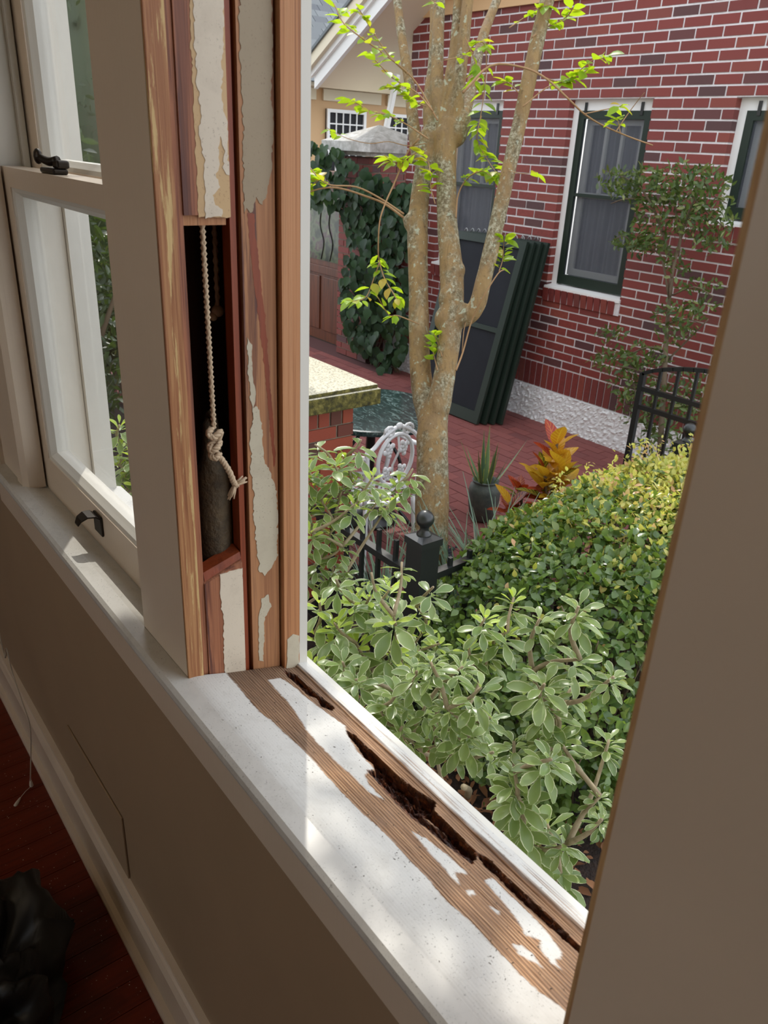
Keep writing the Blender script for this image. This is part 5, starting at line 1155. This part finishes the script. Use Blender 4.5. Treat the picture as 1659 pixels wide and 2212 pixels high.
# ------------------------------------------------------------------ slender shrub against the brick wall
ls = leafmesh('leaf', .050, .021, 'leaf_slender', n=3, fold=.2, curl=.1); YS = 4.55
sl = thing('slender_shrub', tuple(hit(1425, 985, 2, GZ)), 'slender small-leaved shrub trained up the brick wall behind the iron gate', 'shrub')
sy = lambda a, b_, d=0: Vector(hit(a, b_, 1, YS + d))
br = [([(1425, 985), (1430, 900), (1436, 800), (1440, 720), (1446, 640), (1448, 600)], 9), ([(1448, 640), (1452, 580), (1440, 530), (1420, 470), (1400, 430), (1380, 400)], 5), ([(1450, 600), (1464, 540), (1480, 480), (1500, 430), (1520, 390)], 5), ([(1446, 650), (1430, 560), (1410, 540), (1370, 530)], 3.5), ([(1452, 580), (1470, 520), (1460, 460), (1450, 400)], 4), ([(1440, 760), (1400, 750), (1350, 770), (1310, 780)], 3), ([(1440, 780), (1490, 730), (1530, 690)], 3), ([(1436, 820), (1380, 800), (1330, 790)], 3), ([(1446, 640), (1500, 620), (1540, 640)], 2.5), ([(1430, 900), (1380, 880), (1370, 830)], 3), ([(1440, 700), (1480, 690), (1520, 700)], 2.5), ([(1380, 400), (1340, 380), (1310, 370)], 2.5), ([(1400, 430), (1350, 430), (1320, 440)], 2.5), ([(1370, 530), (1350, 510), (1330, 515)], 2), ([(1520, 390), (1540, 420), (1570, 440)], 2.5), ([(1500, 430), (1540, 470), (1575, 500)], 2.5)]
tw = MB()
for pts, w_ in br:
    P_ = spline([sy(a, b_, .05 * math.sin(a)) for a, b_ in pts], 4); dd = proj(P_[0])[1]
    tw.tube(P_, [lerp(w_, w_ * .5, i / len(P_)) * .8 * dd / FPX for i in range(len(P_))], 6)
part('stems', tw, 'bark_dark', sl, True)
slm = []; rg = random.Random(29)
for cx_, cy_, rx, ry, n_ in ((1340, 395, 45, 26, 110), (1400, 400, 60, 34, 170), (1470, 400, 60, 40, 190), (1530, 420, 50, 50, 150), (1440, 470, 70, 34, 180), (1520, 480, 60, 34, 120), (1370, 520, 45, 20, 110), (1400, 530, 40, 20, 70), (1540, 530, 40, 15, 40), (1320, 725, 30, 16, 40), (1340, 780, 55, 20, 110), (1390, 770, 50, 24, 90), (1370, 830, 45, 30, 110), (1380, 880, 40, 30, 90), (1470, 680, 50, 26, 90), (1510, 620, 50, 12, 40), (1460, 720, 40, 20, 60), (1480, 850, 50, 40, 130), (1440, 900, 60, 40, 140), (1460, 570, 30, 30, 40), (1520, 660, 30, 14, 30), (1430, 960, 50, 30, 90)):
    for _ in range(int(n_ * 1.5)):
        a_, r_ = rg.uniform(0, 6.283), math.sqrt(rg.random()); p0 = sy(cx_ + 1.15 * rx * r_ * math.cos(a_), cy_ + 1.2 * ry * r_ * math.sin(a_), rg.gauss(0, .09)); d = rvec(rg) + Vector((0, -.2, .25))
        slm.append(leafM(p0, d, rvec(rg) + Vector((0, -.4, .9)), rg.uniform(.6, 1.2)))
joined('foliage', ls, slm, sl)

# ------------------------------------------------------------------ crotons, snake plant, strap-leaved clumps
lan = lambda t: (math.sin(math.pi * t ** .95)) ** .72
lcw = leafmesh('leaf', .15, .074, 'leaf_croton_warm', lan, 6, .2, .25, .01); lcr = leafmesh('leaf', .14, .068, 'leaf_croton_red', lan, 6, .2, .25, .01); lcg = leafmesh('leaf', .14, .056, 'leaf_croton_green', lan, 6, .2, .3, .01)
def croton(label, b_, h, n_, s, warm, seed):
    rg = random.Random(seed); th = thing('croton', tuple(b_), label, 'croton', 'crotons behind the hedge'); b_ = Vector(b_); st = MB()
    for k in range(3):
        tp2 = b_ + Vector((rg.uniform(-.10, .10), rg.uniform(-.12, .12), h * rg.uniform(.75, 1))); st.tube(spline([b_, (b_ + tp2) / 2 + rvec(rg) * .02, tp2], 4), .009, 6)
        for j in range(n_ // 3):
            t = j / (n_ / 3); an_ = j * 2.4 + k; el = lerp(-.2, 1.2, t); d = Vector((math.cos(an_) * math.cos(el), math.sin(an_) * math.cos(el), math.sin(el)))
            me_ = lcw if rg.random() < warm * (.3 + t) else (lcr if rg.random() < .65 else lcg)
            inst('leaf', me_, th, leafM(b_.lerp(tp2, lerp(.45, 1, t)), d, Vector((0, 0, 1)) - Vector((d.x, d.y, 0)) * .8 + rvec(rg) * .25, s * rg.uniform(.75, 1.1)))
    part('stems', st, 'bark_dark', th, True)
croton('tall croton with yellow, orange and dark red veined leaves behind the hedge', (-2.62, 2.98, GZ), .70, 78, 1.2, .7, 41)
croton('small red and orange croton beside the grey pot', (-2.80, 2.92, GZ), .42, 40, 1.0, .25, 42)
pc3 = (-3.22, 3.06)
pot = solo('plant_pot', MB().lathe([(.06, 0), (.082, .02), (.098, .12), (.102, .20), (.095, .235), (.080, .25), (.078, .262), (.086, .27), (.070, .272), (.066, .23), (.01, .225)], (pc3[0], pc3[1], GZ), 28), 'glazed_pot', (pc3[0], pc3[1], GZ), 'round dark grey-green ceramic pot holding the snake plant', 'pot', smooth=True)
sn = thing('snake_plant', (pc3[0], pc3[1], GZ + .228), 'upright banded snake plant with yellow leaf margins in the grey pot', 'plant')
lsn = leafmesh('leaf', .46, .042, 'leaf_snake', lambda t: (1 - t ** 3) * (.55 + .45 * math.sin(math.pi * min(1, t + .2))), 7, .35, .02)
rg = random.Random(44)
for k in range(12):
    a_ = k * 2.4; r_ = .008 + .045 * (k / 12); lean = rg.uniform(.3, .8) if k % 3 else .2; d = Vector((math.cos(a_) * lean, math.sin(a_) * lean, 1))
    inst('leaf', lsn, sn, leafM((pc3[0] + r_ * math.cos(a_), pc3[1] + r_ * math.sin(a_), GZ + .226), d, Vector((math.cos(a_), math.sin(a_), 0)) + rvec(rg) * .4, rg.uniform(.45, 1.0)))
lst = leafmesh('blade', .46, .009, 'leaf_strap', lambda t: (1 - t) ** .45, 6, .3, .28)
def tuft(label, c, n_, s, seed):
    rg = random.Random(seed); th = thing('strap_plant', tuple(c), label, 'plant', 'strap-leaved clumps by the fence')
    for k in range(n_):
        a_ = rg.uniform(0, 6.283); l_ = rg.uniform(.05, .5); d = Vector((math.cos(a_) * l_, math.sin(a_) * l_, 1))
        inst('leaf', lst, th, leafM((c[0] + rg.gauss(0, .03), c[1] + rg.gauss(0, .03), c[2]), d, Vector((-math.cos(a_) * .2, -math.sin(a_) * .2, 1)) + Vector((math.cos(a_), math.sin(a_), 0)) * -.5, s * rg.uniform(.7, 1.15)))
tuft('grey-green strap-leaved clump between the corner post and the croton', (-2.36, 2.30, GZ), 100, 1.35, 51)
tuft('grey-green strap-leaved clump to the side of the corner post, before the hedge', (-2.28, 2.0, GZ), 90, 1.4, 52)
tuft('grey-green strap-leaved clump behind the low fence beneath the chair', (-2.42, 1.66, GZ), 100, 1.25, 53)
gv = thing('gravel', (-2.75, 2.45, GZ), 'small heap of dark gravel beside the tree base', 'gravel', None, 'stuff'); rg = random.Random(61)
peb = MB().ball((0, 0, 0), .5, 6, 4, (1, .8, .6)).mesh('pebble', 'gravel')
joined('gravel', peb, [Matrix.Translation((-2.75 + rg.gauss(0, .13), 2.45 + rg.gauss(0, .10), GZ + rg.uniform(-.01, .05))) @ Matrix.Rotation(rg.uniform(0, 6), 4, 'Z') @ Matrix.Scale(rg.uniform(.02, .04), 4) for _ in range(420)], gv)

# ------------------------------------------------------------------ leaf litter and dark shrubs beyond the closed window
lt = thing('leaf_litter', (-1.2, .9, GZ), 'brown fallen leaves and bark mulch on the soil under the shrubs', 'mulch', None, 'stuff'); rg = random.Random(71)
ll = leafmesh('litter', .045, .022, 'leaf_litter', n=3, fold=.3, curl=.3)
joined('leaf_litter', ll, [leafM((rg.uniform(-2.4, -.2), rg.uniform(.3, 1.6), GZ - .02 + rg.uniform(0, .03)), Vector((rg.uniform(-1, 1), rg.uniform(-1, 1), rg.uniform(-.2, .3))), Vector((0, 0, 1)) + rvec(rg) * .4, rg.uniform(.5, 1.4)) for _ in range(1800)], lt)
ld = leafmesh('leaf', .06, .022, 'leaf_dark', n=3, fold=.2, curl=.15)
def dark_tree(label, c, rx, ry, z0, z1, n_, seed, core=False):
    rg = random.Random(seed); th = thing('evergreen_shrub', (c[0], c[1], GZ), label, 'shrub', 'dark shrubs beyond the closed window'); st = MB(); L_ = []
    for k in range(9):
        b_ = Vector((c[0] + rg.uniform(-.15, .15), c[1] + rg.uniform(-.15, .15), GZ - .02)); t_ = Vector((c[0] + rg.uniform(-rx, rx), c[1] + rg.uniform(-ry, ry), rg.uniform(z0 + .5, z1)))
        st.tube(spline([b_, (b_ + t_) / 2 + rvec(rg) * .15, t_], 5), [lerp(.025, .005, i / 10) for i in range(11)], 6)
    while len(L_) < n_:
        q_ = rvec(rg) * rg.random() ** .25; p0 = Vector((c[0] + q_.x * rx, c[1] + q_.y * ry, (z0 + z1) / 2 + q_.z * (z1 - z0) / 2))
        if noise.noise(p0 * 2.6) < -.18: continue
        L_.append(leafM(p0, rvec(rg) + Vector((0, 0, -.1)), rvec(rg) + Vector((0, 0, .8)), rg.uniform(.8, 1.6)))
    part('stems', st, 'bark_dark', th, True); joined('foliage', ld, L_, th)
    if core:                                                       # solid dark core added inside the crown to block the sky behind
        mb_ = MB().ball((0, 0, 0), 1, 28, 18)
        mb_.v = [(c[0] + v[0] * rx * .78 * (1 + .25 * noise.noise(Vector(v) * 3)), c[1] + v[1] * ry * .85 * (1 + .25 * noise.noise(Vector(v) * 3)), (z0 + z1) / 2 + v[2] * (z1 - z0) * .46 * (1 + .15 * noise.noise(Vector(v) * 3))) for v in mb_.v]
        part('sky_block_core', mb_, 'leaf_dark', th, True)
dark_tree('dark leafy evergreen shrub looming behind the closed window', (-4.75, .85), .8, .5, -.55, 1.9, 4200, 81)
dark_tree('tall dark evergreen filling the view through the upper pane of the closed window', (-7.1, 2.05), .9, .85, -.5, 3.8, 9000, 83, True)
